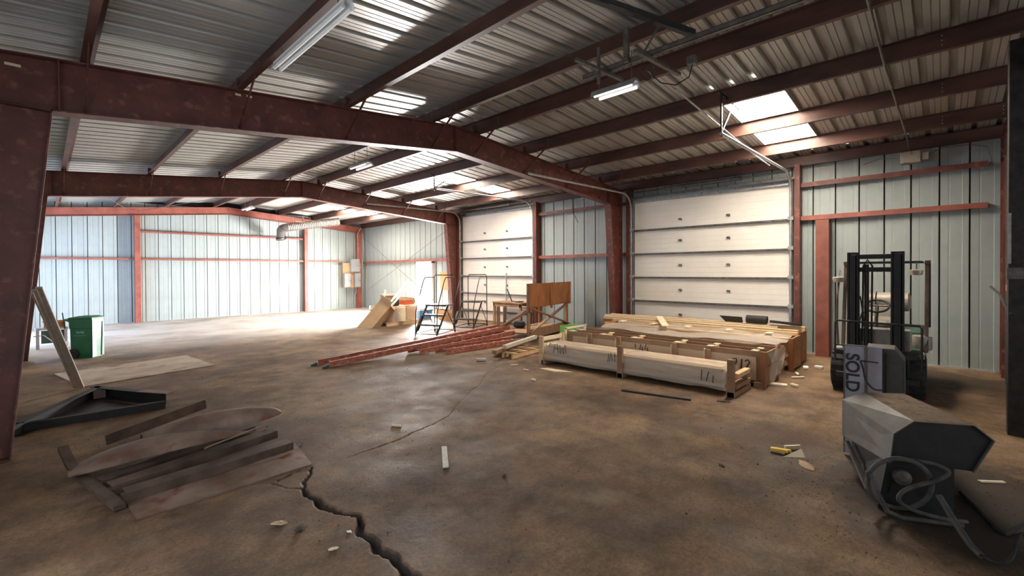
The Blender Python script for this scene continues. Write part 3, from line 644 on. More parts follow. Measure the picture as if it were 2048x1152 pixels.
# third crate, osb ended
t = thing('timber_crate', 'third long crate, orange board end and a sheet of plastic over its top', 'crate', (8.42, 1.79, 0))
L = 3.5; Wd = .52
MB().box(0, .02, 0, L, .08, .52).build('side_board', 'osb', t); MB().box(Wd-.02, Wd, 0, L, .08, .52).build('side_board', 'osb', t); MB().box(.02, Wd-.02, 0, L, .08, .10).build('base_board', 'board', t)
MB().box(0, Wd, -.03, 0, .03, .54).build('end_board', 'osb', t, bevel=.004); MB().box(0, Wd, L, L+.03, .03, .54).build('end_board', 'osb', t, bevel=.004)
MB().box(-.05, .02, -.045, .03, .0, .54).build('corner_post', 'brownwood', t, bevel=.004)
for y in (.1, 1.7, 3.3): MB().box(0, Wd, y, y+.1, 0, .08).build('skid', 'brownwood', t)
m = MB()
def top(u, v): return (-.74+u*(Wd+.74), .03+v*L*.97, .515+.03*math.sin(v*23+u*4)*math.sin(u*6)+.02*math.sin(u*11+v*9)-.035*math.sin(min(1, u*1.7)*PI)+(.02 if u > .6 else 0))
MB().grid(top, 12, 40).build('plastic_wrap', 'film', t, smooth=True)
MB().box(-.02, .05, .02, L, .50, .535).build('top_rail', 'pine', t, bevel=.003); MB().box(Wd-.05, Wd+.01, .0, L+.1, .52, .58).build('top_rail', 'pine', t, bevel=.003)
for y in (.3, .95, 1.7, 2.4, 3.1): MB().box(.03, .22, y, y+.10, .575, .59).build('top_cleat', 'pine2', t, bevel=.002)
t = thing('timber_crate', 'rearmost long crate by the overhead door, yellow lumber rails along its top', 'crate', (9.05, 1.82, 0))
L = 3.9; Wd = .52
MB().box(0, .02, 0, L, .06, .54).build('side_board', 'osb', t); MB().box(Wd-.02, Wd, 0, L, .06, .54).build('side_board', 'osb', t); MB().box(.02, Wd-.02, 0, L, .06, .08).build('base_board', 'board', t)
MB().box(0, Wd, -.03, 0, .03, .56).build('end_board', 'osb', t, bevel=.004); MB().box(0, Wd, L, L+.03, .03, .56).build('end_board', 'osb', t, bevel=.004)
MB().box(-.03, .03, -.05, .02, .0, .58).build('corner_post', 'brownwood', t, bevel=.004)
for y in (.1, 1.9, 3.6): MB().box(0, Wd, y, y+.1, 0, .06).build('skid', 'brownwood', t)
MB().box(Wd-.08, Wd+.02, -.02, L+.1, .54, .62).build('top_rail', 'pine', t, bevel=.004); MB().box(-.02, .06, .0, L, .54, .60).build('top_rail', 'pine', t, bevel=.004)
MB().box(.1, .32, .1, L-.2, .50, .53).build('contents', 'oldwood', t); MB().box(.36, .42, .4, L+.2, .56, .60).build('loose_rail', 'pine2', t)
# things lying on the crates
tag(MB().bar((8.28, 3.86, .585), (9.18, 4.42, .66), .13, .022).build('loose_board', 'pine2', bevel=.003), 'pale pine board lying askew across the crate tops, pointing at the door', 'board')
tag(MB().box(0, .08, 0, 1.5, 0, .03).build('loose_lumber', 'pine', bevel=.003), 'yellow lumber length along the left end of the rearmost crate top', 'lumber', loc=(9.70, 4.3, .56))
def rolltube(y0, y1, r, x, z, lb, nm='black_roll', m_='black'):
    o = MB(); o.tube([(0, 0, 0), (0, y1-y0, 0)], r, 16, cap=False).tube([(0, 0, 0), (0, y1-y0, 0)], r*.82, 16, cap=False)
    o.tube([(0, .002, 0), (0, .02, 0)], [r*.82, r*.8], 16); tag(o.build(nm, m_, smooth=True), lb, 'roll', loc=(x, y0, z))
rolltube(2.42, 2.78, .075, 9.52, .70, 'short fat black roll on the rearmost crate, middle of the black pieces')
tag(MB().add([(0, 0, 0), (.03, 0, .0), (.03, .32, .0), (0, .32, .0), (-.05, -.0, .11), (-.02, 0, .115), (-.02, .42, .12), (-.05, .42, .12)], [(0, 1, 2, 3), (4, 7, 6, 5), (0, 4, 5, 1), (2, 6, 7, 3), (1, 5, 6, 2), (0, 3, 7, 4)]).build('black_channel', 'black'), 'black folded channel on the rearmost crate, first of the black pieces from its left end', 'channel', loc=(9.50, 2.85, .62))
tag(MB().bar((0, 0, 0), (-.02, .50, .03), .09, .04).build('black_strip', 'black'), 'flat black strip on the rearmost crate beside the forklift end', 'strip', loc=(9.50, 1.86, .655))
# green painted board
tag(MB().add([(0, 0, 0), (.45, -.12, 0), (.46, -.10, 0), (.01, .02, 0), (.03, .02, .44), (.50, -.08, .46), (.51, -.06, .46), (.04, .04, .44)], [(0, 3, 2, 1), (4, 5, 6, 7), (0, 1, 5, 4), (1, 2, 6, 5), (2, 3, 7, 6), (3, 0, 4, 7)]).build('green_board', 'greenboard'), 'bright green painted board standing behind the end of the nearest crate', 'board', loc=(7.92, 6.12, 0))
# ------------------------------------------------------------------ small pallet with lumber on it
t = thing('wooden_pallet', 'small flat pallet lying beyond the left end of the nearest crate', 'pallet', (6.1, 5.84, 0), .15)
for y in (0, .22, .44): MB().box(0, .95, y, y+.04, 0, .09).build('stringer', 'pine', t, bevel=.003)
for k in range(6): MB().box(.02+.165*k, .12+.165*k, -.02, .5, .09, .108).build('deck_board', 'oldwood' if k % 2 else 'pine', t, bevel=.002)
tag(MB().bar((5.80, 6.04, .145), (7.18, 6.46, .17), .09, .07).build('loose_lumber', 'oldwood', bevel=.004), 'grey weathered timber lying across the small pallet, lower of the pair', 'lumber')
tag(MB().bar((6.05, 6.02, .215), (7.35, 6.36, .235), .085, .07).build('loose_lumber', 'trimwood', bevel=.004), 'paler timber lying on the weathered one above the small pallet', 'lumber')
# ------------------------------------------------------------------ plywood stand
t = thing('plywood_stand', 'brown timber stand with crossed legs and a plywood hopper, before the second overhead door', 'stand', (7.9, 7.05, 0), math.atan2(.45, 2.1))
LX, DY = 2.12, .85
for nm, x, y, h in (('leg', 0, 0, 1.36), ('leg', LX, 0, .8), ('leg', 0, DY, .8), ('leg', LX, DY, .8)):
    MB().box(x-.04, x+.05, y-.025, y+.03, 0, h).build(nm, 'oldwood' if x == 0 else 'brownwood', t, bevel=.004)
MB().box(-.04, LX+.12, -.05, -.03, .80, 1.36).build('front_panel', 'brownwood', t, bevel=.003)
MB().box(-.04, LX+.12, -.03, .16, .78, .80).build('hopper_floor', 'brownwood', t)
for x, zb in ((-.04, .70), (1.02, .72), (LX+.02, .76)): MB().box(x, x+.11, -.075, -.05, zb, 1.365).build('batten', 'brownwood', t, bevel=.003)
MB().bar((0, -.06, .78), (LX, -.06, .22), .025, .10, (0, 1, 0)).build('brace', 'oldwood', t); MB().bar((0, -.03, .20), (LX, -.03, .78), .025, .09, (0, 1, 0)).build('brace', 'oldwood', t)
MB().bar((0, DY, .22), (LX, DY, .84), .03, .12, (0, 1, 0)).build('brace', 'rustbar', t); MB().bar((-.02, .02, .70), (-.02, DY+.1, .20), .03, .12, (1, 0, 0)).build('brace', 'oldwood', t)
MB().box(-.02, LX, -.04, -.01, .06, .28).build('lower_board', 'oldwood', t); MB().box(-.02, LX, .0, DY, .16, .19).build('lower_shelf', 'oldwood', t)
tag(MB().lathe([(.02, 0), (.13, .02), (.17, .08), (.14, .16), (.05, .19)], (0, 0, 0), 'z', 10).build('dirt_pile', 'rubber', smooth=True), 'dark lump of scrap on the low shelf inside the plywood stand', 'scrap', loc=(8.5, 7.9, .19))
# work table
t = thing('work_table', 'brown work table with a plywood top against the second overhead door', 'table', (9.72, 8.95, 0))
MB().box(-.02, .52, 0, 1.22, .68, .72).build('tabletop', 'oldwood', t, bevel=.004)
for x in (0, .44):
    for y in (.03, 1.14): MB().box(x, x+.07, y, y+.07, 0, .68).build('leg', 'oldwood', t, bevel=.004)
MB().box(0, .02, .03, 1.2, .58, .68).build('apron', 'oldwood', t); MB().box(.48, .50, .03, 1.2, .58, .68).build('apron', 'oldwood', t)
tag(MB().box(-.12, .12, -.07, .07, 0, .03).build('tool_tray', 'black', bevel=.006), 'small black tool on the brown work table', 'tool', loc=(9.92, 9.22, .72))
tag(MB().bar((0, 0, .02), (.02, .22, .38), .03, .02).bar((0, 0, .012), (.1, 0, .012), .06, .02).build('lever', 'blacksteel'), 'dark lever standing slanted on the work table, farther from the stand', 'tool', loc=(9.94, 9.55, .72))
# ------------------------------------------------------------------ stair ladders
def stair(x, y, label):
    t = thing('rolling_ladder', label, 'ladder', (x, y, 0), math.atan2(.417, .91), 'rolling step ladders')
    W2 = .62; D = 1.0; r = .013
    for side, w in (('leg', 0), ('leg', -W2)):
        MB().tube([(0, w, 0), (.02, w, .62), (.12, w, .86)] + ([(.42, w, 1.42), (.50, w, 1.50), (D, w, 1.50)]), r, 8).build('handrail', 'blacksteel', t, smooth=True)
        MB().tube([(D+.03, w, 0), (D, w, .75), (D, w, 1.50)], r, 8).build('leg', 'blacksteel', t, smooth=True)
        MB().bar((.0, w, .06), (.62, w, .76), .03, .045).build('stringer', 'blacksteel', t); MB().tube([(.02, w, .06), (D, w, .06)], r*.9, 6).build('base_rail', 'blacksteel', t)
        MB().tube([(.5, w, .70), (D+.02, w, .08)], r*.8, 6).build('brace', 'blacksteel', t)
    MB().tube([(D, 0, 1.50), (D, -.03, 1.56), (D, -W2+.03, 1.56), (D, -W2, 1.50)], r, 8).build('top_rail', 'blacksteel', t)
    for k, (xx, z) in enumerate(((.20, .27), (.42, .50), (.68, .75))):
        d = .16 if k < 2 else .34
        m = MB().box(xx-d*.5, xx+d*.5+(.1 if k == 2 else 0), -W2, 0, z, z+.025); m.box(xx-d*.5-.01, xx-d*.5, -W2, 0, z-.02, z+.03); m.build('tread', 'galvdark', t)
    MB().tube([(0, 0, .06), (0, -W2, .06)], r, 6).tube([(D, 0, .06), (D, -W2, .06)], r, 6).build('base_rail', 'blacksteel', t)
    MB().bar((.10, .02, .12), (.38, .02, .48), .006, .12, (0, 1, 0)).build('sign_plate', 'galvdark', t)
    for w in (0, -W2): MB().lathe([(.035, -.012), (.035, .012)], (D+.02, w, .035), 'y', 10).build('caster', 'rubber', t)
stair(6.63, 9.82, 'black steel rolling step ladder just before the bright side door')
stair(8.18, 10.19, 'black steel rolling step ladder before the left edge of the second overhead door')
# ------------------------------------------------------------------ red extension ladders
def ext_ladder(p, q, wv, label, rungs=14, hgt=.095, tall=True, foot=False):
    p = Vector(p); q = Vector(q); L = (q-p).length
    t = thing('extension_ladder', label, 'ladder', p, group='red extension ladders')
    d = (q-p)/L; wv = Vector(wv); z = Vector((0, 0, 1))
    for s in (0, 1):
        o = wv*s; m = MB(); a = o; b = o+d*L
        n = wv.normalized()*(1 if s == 0 else -1)
        m.bar(a+z*hgt/2, b+z*hgt/2, .006, hgt); m.bar(a+n*.02+z*.003, b+n*.02+z*.003, .04, .006); m.bar(a+n*.02+z*hgt, b+n*.02+z*hgt, .04, .006)
        rr = m.build('rail', 'ladderred', t)
        bm = MB()
        for k in range(rungs*2):
            c = a+d*(L*(k+.5)/(rungs*2))+z*(hgt*(.35 if k % 2 else .62))-n*.004; bm.lathe([(.011, -.005), (.011, .005)], c, 'y', 6)
        bm.build('rivets', 'blacksteel', rr)['kind'] = 'stuff'
    for k in range(rungs):
        c = d*(L*(k+.5)/rungs)+z*hgt*.5; MB().tube([c, c+wv], .015, 8).build('rung', 'alu', t)
    if foot:
        for s in (0, 1): MB().bar(wv*s-d*.02+z*.03, wv*s-d*.12+z*.01, .05, .05).build('foot', 'fkgreen', t, bevel=.005)
    return t
ext_ladder((3.42, 7.66, .004), (7.86, 7.62, .24), (-.05, .36, 0), 'longest red ladder, slanting with its near end out on the bare floor', 15, foot=True)
ext_ladder((5.15, 7.50, .01), (7.84, 7.44, .13), (-.03, .36, 0), 'red ladder in the middle of the stack, under the longest one', 9)
ext_ladder((5.56, 7.16, .002), (7.72, 7.02, .004), (0, .36, 0), 'lowest red ladder flat on the floor at the bottom of the stack', 8, hgt=.10)
# ------------------------------------------------------------------ carton, pallet goods, bins
t = thing('wrapped_pallet', 'pallet of boxes in stretch wrap behind the leaning carton', 'pallet', (7.20, 12.18, 0), .14)
for y in (0, .42, .84): MB().box(0, 1.25, y, y+.06, 0, .10).build('stringer', 'pine', t)
for k in range(7): MB().box(.0+.19*k, .11+.19*k, -.02, .92, .10, .12).build('deck_board', 'pine', t)
for i, (x0, x1, h, mm) in enumerate(((0.03, .38, .50, 'oldwood'), (.40, .80, .58, 'card'), (.82, 1.22, .56, 'card'))):
    MB().box(x0, x1, .03, .86, .12, h).build('box', mm, t, bevel=.015)
MB().lathe([(.15, .12), (.16, .3), (.15, .55)], (.55, .02, 0), 'z', 18).build('bucket', 'chip', t, smooth=True)
R = []
for i in range(9):
    z = .10+.5*i/8; n = 28; ring = []
    for k in range(n):
        a = 2*PI*k/n; sx = math.copysign(abs(math.cos(a))**.35, math.cos(a)); sy = math.copysign(abs(math.sin(a))**.35, math.sin(a))
        ring.append((.62+.66*sx+.015*math.sin(k*3+i*2), .43+.50*sy+.015*math.cos(k*5+i*3), z))
    R.append(ring)
MB().ring(R, cap=False).build('stretch_wrap', 'filmclear', t, smooth=True)
def carton(loc, rz, w, d, h, label, m='card', cat='box', nm='carton'):
    t = thing(nm, label, cat, loc, rz); MB().box(0, w, 0, d, 0, h).build('body', m, t, bevel=.004)
    MB().box(-.004, w+.004, -.006, d+.004, h*.62, h).build('lid', 'card', t, bevel=.004); return t
carton((7.95, 12.35, .60), .2, .34, .30, .23, 'small carton with a red side on top of the wrapped pallet', 'redbox')
t = thing('carton', 'small brown carton tipped on the wrapped pallet beside the red one', 'box', (7.42, 12.72, .60), -.2); MB().box(0, .42, 0, .3, 0, .34).build('body', 'card', t, bevel=.004); MB().box(.02, .40, -.1, 0, .30, .31).build('flap', 'card', t)
tag(MB().lathe([(.02, 0), (.17, .01), (.21, .10), (.17, .22), (.05, .25)], (0, 0, 0), 'z', 14).build('rope_coil', 'oldwood', smooth=True), 'round brown coil at the outer end of the wrapped pallet top', 'coil', loc=(8.35, 12.72, .585))
tag(MB().lathe([(.10, 0), (.13, .02), (.13, .2), (.10, .24), (.0, .24)], (0, 0, 0), 'z', 14).build('dark_canister', 'rubber', smooth=True), 'dark canister on the wrapped pallet behind the open carton', 'canister', loc=(7.72, 12.55, .585))
# leaning carton: long axis leans toward the pallet
t = thing('leaning_carton', 'tall brown carton tipped over against the wrapped pallet, open top with flaps', 'box')
ax = Vector((.52, -.20, .66)).normalized(); sd = Vector((.50, -.72, 0)); sd = (sd-ax*sd.dot(ax)).normalized(); nn = ax.cross(sd)
t.matrix_world = Matrix(((sd.x, nn.x, ax.x, 6.41), (sd.y, nn.y, ax.y, 12.52), (sd.z, nn.z, ax.z, .02), (0, 0, 0, 1)))
w_, d_, h_ = .42, .30, 1.08
if nn.z > 0: pass
m = MB(); m.box(0, w_, 0, .012, 0, h_).box(0, w_, d_-.012, d_, 0, h_).box(0, .012, .012, d_-.012, 0, h_).box(w_-.012, w_, .012, d_-.012, 0, h_).box(0, w_, 0, d_, 0, .012); m.build('body', 'card', t)
for p, q, wd, u in (((w_/2, 0, h_), (w_/2, -.12, h_+.10), w_, (0, .7, .7)), ((w_/2, d_, h_), (w_/2, d_+.12, h_+.06), w_, (0, -.7, .7)), ((w_, d_/2, h_), (w_+.14, d_/2, h_-.04), d_, (.2, 0, 1)), ((0, d_/2, h_), (-.10, d_/2, h_+.1), d_, (.7, 0, .7))):
    MB().bar(p, q, wd, .01, u).build('flap', 'card', t)
tc = Vector((6.41, 12.52, .02))+ax*1.0+sd*.20+nn*.15
for i, (a, b, lb) in enumerate(((tc+sd*.05, (8.18, 12.50, 1.40), 'long white trim strip poking out of the leaning carton, upper one'), (tc+sd*.14, (8.24, 12.36, 1.32), 'long white trim strip poking out of the leaning carton, lower one'), (tc-sd*.10-ax*.1, (7.30, 12.42, 1.10), 'short white trim strip in the leaning carton'))):
    tag(MB().bar(a, b, .07, .04).build('trim_strip', 'white', bevel=.004), lb, 'strip')
t = thing('storage_bin', 'blue plastic storage bin on the floor under the bright side door', 'bin', (8.95, 13.0, 0), .2)
m = MB(); R = [[(.03, .03, .0), (.62, .03, 0), (.62, .42, 0), (.03, .42, 0)], [(0, 0, .32), (.65, 0, .32), (.65, .45, .32), (0, .45, .32)], [(.02, .02, .32), (.63, .02, .32), (.63, .43, .32), (.02, .43, .32)], [(.05, .05, .02), (.60, .05, .02), (.60, .40, .02), (.05, .40, .02)]]
m.ring(R); m.build('body', 'bluebin', t); MB().box(-.02, .67, -.02, 0, .29, .33).box(-.02, .67, .45, .47, .29, .33).build('rim', 'bluebin', t)
tag(MB().lathe([(.02, .0), (.20, .02), (.24, .16), (.20, .32), (.08, .38)], (0, 0, 0), 'z', 14).build('plastic_bag', 'signwhite', smooth=True), 'full grey plastic bag sitting in the blue storage bin', 'bag', loc=(9.2, 13.28, .05))
carton((9.45, 12.25, 0), .1, .34, .3, .34, 'low brown carton at the foot of the second steel column', 'plywall')
carton((9.80, 13.1, 0), .2, .3, .26, .3, 'little brown carton between the blue bin and the second column', 'card')
# ------------------------------------------------------------------ wheeled cart
t = thing('wheeled_trash_cart', 'green wheeled trash cart with a pale stickered side, standing on the open floor', 'trash cart', (.64, 12.03, 0), math.radians(-42+3))
# local: +x width to the right (narrow stickered side), -y ... front;  built as x 0..B (toward right), y 0..A (toward left/back)
A_, B_, H_ = .37, .29, .81
def rect(ax0, ax1, by0, by1, z): return [(ax0, by0, z), (ax1, by0, z), (ax1, by1, z), (ax0, by1, z)]
m = MB().ring([rect(-A_*.9, -.0, .02, B_-.01, .0), rect(-A_*.98, .0, .0, B_, .10), rect(-A_, .01, -.005, B_+.005, .58), rect(-A_-.01, .01, -.01, B_+.01, .585), rect(-A_-.02, .015, -.01, B_+.01, H_-.04)])
m.build('body', 'green', t, bevel=.01)
m = MB(); m.ring([rect(-A_-.03, .03, -.025, B_+.025, H_-.04), rect(-A_-.03, .03, -.025, B_+.025, H_-.02), rect(-A_*.7, -.05, .03, B_-.03, H_+.01)]); m.build('lid', 'green', t, bevel=.006)
MB().bar((-A_-.10, -.0, H_-.06), (-A_-.10, B_, H_-.06), .03, .03).bar((-A_-.0, .02, H_-.10), (-A_-.10, .02, H_-.05), .03, .03).bar((-A_-.0, B_-.02, H_-.10), (-A_-.10, B_-.02, H_-.05), .03, .03).build('handle', 'green', t)
for y in (-.035, B_+.0): MB().lathe([(.02, 0), (.085, .002), (.095, .01), (.095, .03), (.085, .038), (.02, .04)], (-A_+.06, y, .095), 'y', 20).build('wheel', 'rubber', t, smooth=True)
m = MB(); m.box(.018, .022, .0, .10, .02, .70).box(.018, .022, .0, B_, .70, .76).box(.018, .022, B_-.03, B_, .02, .70); m.build('sticker', 'mint', t)
MB().box(.022, .026, .03, .2, .375, .39).build('latch', 'white', t)
t2 = text('WM', .075, 'mint', t, (-A_*.5, -.014, .50), (PI/2, 0, 0), bold=.002)
MB().box(-A_*.5-.10, -A_*.5+.10, -.013, -.009, .44, .447).build('lettering', 'mint', t)
# low shelf unit behind it
t = thing('shelf_frame', 'broken pale and dark shelf frame lying behind the leaning boards', 'shelf', (-.12, 14.2, 0), .1)
MB().box(0, .5, 0, .3, .42, .46).build('shelf', 'signwhite', t); MB().box(.12, .46, .0, .03, .46, .62).build('back', 'brownwood', t); MB().box(.1, .46, -.01, .0, .58, .62).build('rail', 'oldwood', t)
for x in (.44, .0): MB().box(x, x+.05, 0, .05, 0, .42).build('leg', 'signwhite', t)
MB().bar((.45, 0, .42), (.41, 0, .78), .02, .02).build('pole', 'blacksteel', t); MB().box(.08, .44, .02, .04, .12, .40).build('panel', 'fkgreen', t); MB().box(.3, .5, -.04, .04, .08, .13).build('foot_rail', 'white', t)
MB().tube([(-.05, -.1, .3), (.1, -.15, .32), (.25, -.2, .15), (.38, -.25, .02)], .012, 6).build('cable', 'signwhite', t)
# ------------------------------------------------------------------ floor plywood and leaning boards
m = MB(); q = [(.11, 10.52), (1.96, 10.89), (2.11, 9.38), (.38, 9.01)]; m.ring([[(x, y, 0.001) for x, y in q], [(x, y, .014) for x, y in q]])
tag(m.build('plywood_sheet', 'plyfloor'), 'dusty plywood sheet lying flat on the floor in front of the green cart', 'plywood')
for i, (dx, w, lb) in enumerate(((0, .05, 'grey trim board leaning on the nearest left column, uppermost of the three'), (-.045, .035, 'grey trim board leaning on the nearest left column, middle of the three'), (-.075, .018, 'thin grey trim strip leaning on the nearest left column, lowest of the three'))):
    tag(MB().bar((.37+dx, 8.92-dx*.4, .02), (-.03+dx*.6, 6.26, 1.52-.02*i), w, .022).build('trim_board', 'trimwood', bevel=.003), lb, 'board', 'boards leaning on the nearest left column')
# ------------------------------------------------------------------ triangular steel frame
t = thing('steel_gusset_triangle', 'black triangular frame of channel steel lying on the floor by the leaning boards', 'steel frame')
def chan(p, q, h=.13, w=.06, inn=1):
    p = Vector(p); q = Vector(q); d = (q-p).normalized(); n = Vector((-d.y, d.x, 0))*inn; z = Vector((0, 0, 1)); m = MB()
    m.bar(p+z*h/2, q+z*h/2, .008, h); m.bar(p+n*w/2+z*.004, q+n*w/2+z*.004, w, .008); m.bar(p+n*w/2+z*(h-.004), q+n*w/2+z*(h-.004), w, .008); return m
chan((-.20, 6.93, 0), (1.02, 6.86, 0), .085, .07, 1).build('channel', 'black', t); chan((-.22, 6.80, 0), (.47, 8.20, 0), .14, .08, -1).build('channel', 'black', t); chan((.49, 8.22, 0), (1.06, 7.1, 0), .14, .08, -1).build('channel', 'black', t)
m = MB(); m.ring([[(x, y, z) for x, y in ((-.1, 7.0), (.95, 6.95), (.5, 7.95))] for z in (.002, .008)]); m.build('gusset_plate', 'blacksteel', t)
MB().box(.44, .56, 8.02, 8.05, .01, .13).build('end_plate', 'rustsheet', t); MB().bar((.85, 7.42, .147), (1.10, 7.02, .147), .12, .006).build('cap_plate', 'rustsheet', t)
# ------------------------------------------------------------------ heap of rusty sheet steel
m = MB(); q = [(.42, 3.88), (1.58, 3.90), (1.66, 4.50), (.38, 4.46)]; m.ring([[(x, y, .001) for x, y in q], [(x, y, .012) for x, y in q]])
tag(m.build('steel_sheet', 'rustsheet'), 'flat brown steel sheet at the bottom of the rusty heap, nearest the floor crack', 'sheet metal')
def angle(p, q, h, w, label, s=1, mt='rustbar', cat='steel bar'):
    p = Vector(p); q = Vector(q); d = (q-p).normalized(); n = Vector((-d.y, d.x, 0))*s; z = Vector((0, 0, 1))
    m = MB(); m.bar(p+z*h/2, q+z*h/2, .006, h).bar(p+n*w/2+z*h, q+n*w/2+z*h, w, .006); tag(m.build('steel_angle', mt), label, cat)
angle((.40, 4.20, .012), (1.58, 4.32, .02), .065, .14, 'rusty steel angle on the flat sheet, front one of the heap')
angle((.34, 4.42, .012), (1.56, 4.66, .05), .065, .13, 'rusty steel angle behind the front one in the heap')
angle((.30, 4.62, .012), (1.45, 4.95, .06), .06, .10, 'rusty steel angle deepest under the bent sheets')
m = MB()
P_ = [(.10, 5.45, .16), (.14, 5.2, .08), (.18, 4.95, .05), (.23, 4.7, .05), (.28, 4.45, .05), (.32, 4.25, .045), (.35, 4.12, .03)]
R = [[(x-.03, y, z-.02), (x+.035, y+.01, z-.02), (x+.035, y+.01, z+.012), (x-.03, y, z+.012)] for x, y, z in P_]; m.ring(R)
tag(m.build('bent_steel_strip', 'rustbar'), 'curved rusty strip across the left ends of the heap', 'steel bar')
def sheetA(u, v):   # u along, v from the camera side to the far side
    x = .12+u*1.30; wd_ = .06+.58*math.sin(min(1, u*1.15+.06)*PI)**.7*(1-.45*u)
    y = 4.86-.36*u-.10*math.sin(u*PI)+wd_*v; z = .08+.13*math.sin(u*PI*.62)+.07*math.sin(v*PI*.9)*math.sin(u*PI)-.02*v
    return (x, y, z)
tag(MB().grid(sheetA, 26, 10, .004).build('bent_steel_sheet', 'rustsheet', smooth=True), 'front curled brown steel sheet with a pointed end on top of the heap', 'sheet metal')
def sheetB(u, v):
    x = .60+u*1.04; w_ = math.sin(PI*min(1, .10+.90*u))**.55 if u < 1 else 0; a = v*PI*.92
    yc = 5.20-.40*u; r_ = .02+.21*w_
    return (x, yc-r_*.8*math.cos(a), .17+.08*u+r_*.62*math.sin(a)-.05*(1-u))
tag(MB().grid(sheetB, 28, 14, .004).build('bent_steel_sheet', 'rustsheet', smooth=True), 'rear rolled brown steel sheet with a leaf-like tip on the heap', 'sheet metal')
tag(MB().bar((.40, 5.78, .055), (1.26, 6.02, .17), .012, .10, (0, .0, 1)).build('steel_flat_bar', 'rustbar'), 'flat rusty bar with a hole slanting up behind the heap', 'steel bar')
tag(MB().bar((.92, 4.40, .205), (1.38, 4.56, .225), .06, .012, (0, .5, 1)).build('steel_flat_bar', 'rustsheet'), 'short brown plate caught under the rolled sheet of the heap', 'steel bar')
# ------------------------------------------------------------------ forklift
t = thing('forklift', 'old black-masted forklift with a beige seat and rusty guard, parked facing out of the corner', 'forklift', (7.5, .63, 0))
def U(y0, y1, nm='mast_upright'):
    m = MB(); m.box(0, .10, y0, y0+.02, .12, 1.88).box(0, .10, y1-.02, y1, .12, 1.88).box(.03, .05, y0, y1, .12, 1.88).box(-.03, .07, y0+.03, y1-.03, .16, 1.84); m.build(nm, 'black', t)
U(.19, .31); U(-.27, -.14)
MB().box(.02, .09, -.25, .29, 1.79, 1.85).build('mast_crossbar', 'black', t, bevel=.004); MB().box(.05, .12, -.25, .29, 1.62, 1.68).build('mast_crossbar', 'black', t, bevel=.004); MB().box(.05, .12, -.25, .29, .5, .58).build('mast_crossbar', 'black', t)
MB().tube([(.08, .11, .2), (.08, .11, 1.72)], .026, 12).build('lift_cylinder', 'blacksteel', t, smooth=True); MB().tube([(.06, .06, .3), (.06, .05, 1.7), (.06, .10, 1.78), (.03, .14, 1.7), (.03, .15, .7)], .011, 8).build('hose', 'rubber', t, smooth=True)
MB().tube([(.0, .17, 1.3), (-.03, .14, 1.1), (-.02, .18, .95), (.0, .15, .6)], .009, 6).build('hose', 'rubber', t, smooth=True)
m = MB().tube([(-.08, .43, .42), (-.08, .43, .94), (-.08, .41, .97), (-.08, -.42, .95), (-.08, -.44, .92), (-.08, -.44, .40)], .012, 8)
for y in (.1, -.15): m.tube([(-.08, y, .45), (-.08, y, .96)], .009, 6)
m.tube([(-.08, .43, .64), (-.08, -.44, .62)], .010, 6); m.build('load_backrest', 'blacksteel', t)
MB().box(-.07, -.02, -.42, .42, .52, .58).box(-.07, -.02, -.42, .42, .2, .28).build('fork_carriage', 'black', t, bevel=.005)
for y in (.22, -.2): MB().box(-.10, -.07, y-.04, y+.05, .02, .6).box(-.60, -.07, y-.04, y+.05, .02, .05).build('fork', 'blacksteel', t, bevel=.003)
def tyre(x, y, r, w, nm='wheel'):
    o = MB().lathe([(r*.5, -w/2), (r*.93, -w/2), (r, -w*.3), (r, w*.3), (r*.93, w/2), (r*.5, w/2)], (x, y, r), 'y', 24).build(nm, 'rubber', t, smooth=True)
    m = MB()
    for k in range(18):
        a = 2*PI*k/18; c = Vector((x+r*math.cos(a), y, r+r*math.sin(a))); m.bar(c-Vector((0, w*.45, 0)), c+Vector((0, w*.45, 0)), .03, .02, (math.cos(a), 0, math.sin(a)))
    m.build('tread', 'rubber', o)['kind'] = 'stuff'; MB().lathe([(.02, -w*.3), (r*.5, -w*.3), (r*.5, w*.3), (.02, w*.3)], (x, y, r), 'y', 16).build('hub', 'fkgrey', o)
tyre(.25, .42, .27, .15); tyre(.25, -.40, .27, .15); tyre(1.45, .36, .22, .13); tyre(1.45, -.36, .22, .13)
m = MB(); m.ring([[(x, y, z) for x, z in ((.12, .20), (.12, .62), (.45, .62), (.5, .55), (.75, .55), (.8, .80), (1.6, .82), (1.75, .70), (1.78, .22))] for y in (-.43, .38)]); m.build('chassis', 'fkgreen', t, bevel=.02)
MB().box(.12, .60, .36, .46, .50, .58).build('fender', 'fkgrey', t, bevel=.01); MB().box(.12, .60, -.46, -.36, .50, .58).build('fender', 'fkgrey', t, bevel=.01)
MB().box(.12, .20, -.34, .34, .58, .88).build('dashboard', 'fkgrey', t, bevel=.02)
sw = MB().tube([(.13*math.cos(a), .13*math.sin(a), .012) for a in np.linspace(0, 2*PI, 21)], .014, 8).build('steering_wheel', 'rubber', t, smooth=True)
sw.location = (.42, .03, 1.14); sw.rotation_euler = (0, math.radians(-35), 0); MB().bar((-.12, 0, .012), (.12, 0, .012), .02, .01).bar((0, -.12, .012), (0, .12, .012), .02, .01).build('spokes', 'rubber', sw); MB().tube([(.25, .03, .85), (.42, .03, 1.14)], .02, 8).build('steering_column', 'black', t)
m = MB(); m.ring([[(x, y, z) for x, z in ((.72, .82), (.72, .92), (1.1, .92), (1.16, 1.12), (1.24, 1.12), (1.24, .82))] for y in (-.17, .2)]); m.build('seat', 'fkgrey', t, bevel=.04)
MB().tube([(1.45, -.28, 1.16), (1.45, -.25, 1.16), (1.45, .23, 1.16), (1.45, .27, 1.16)], [.09, .14, .14, .09], 18).build('gas_tank', 'tank', t, smooth=True)
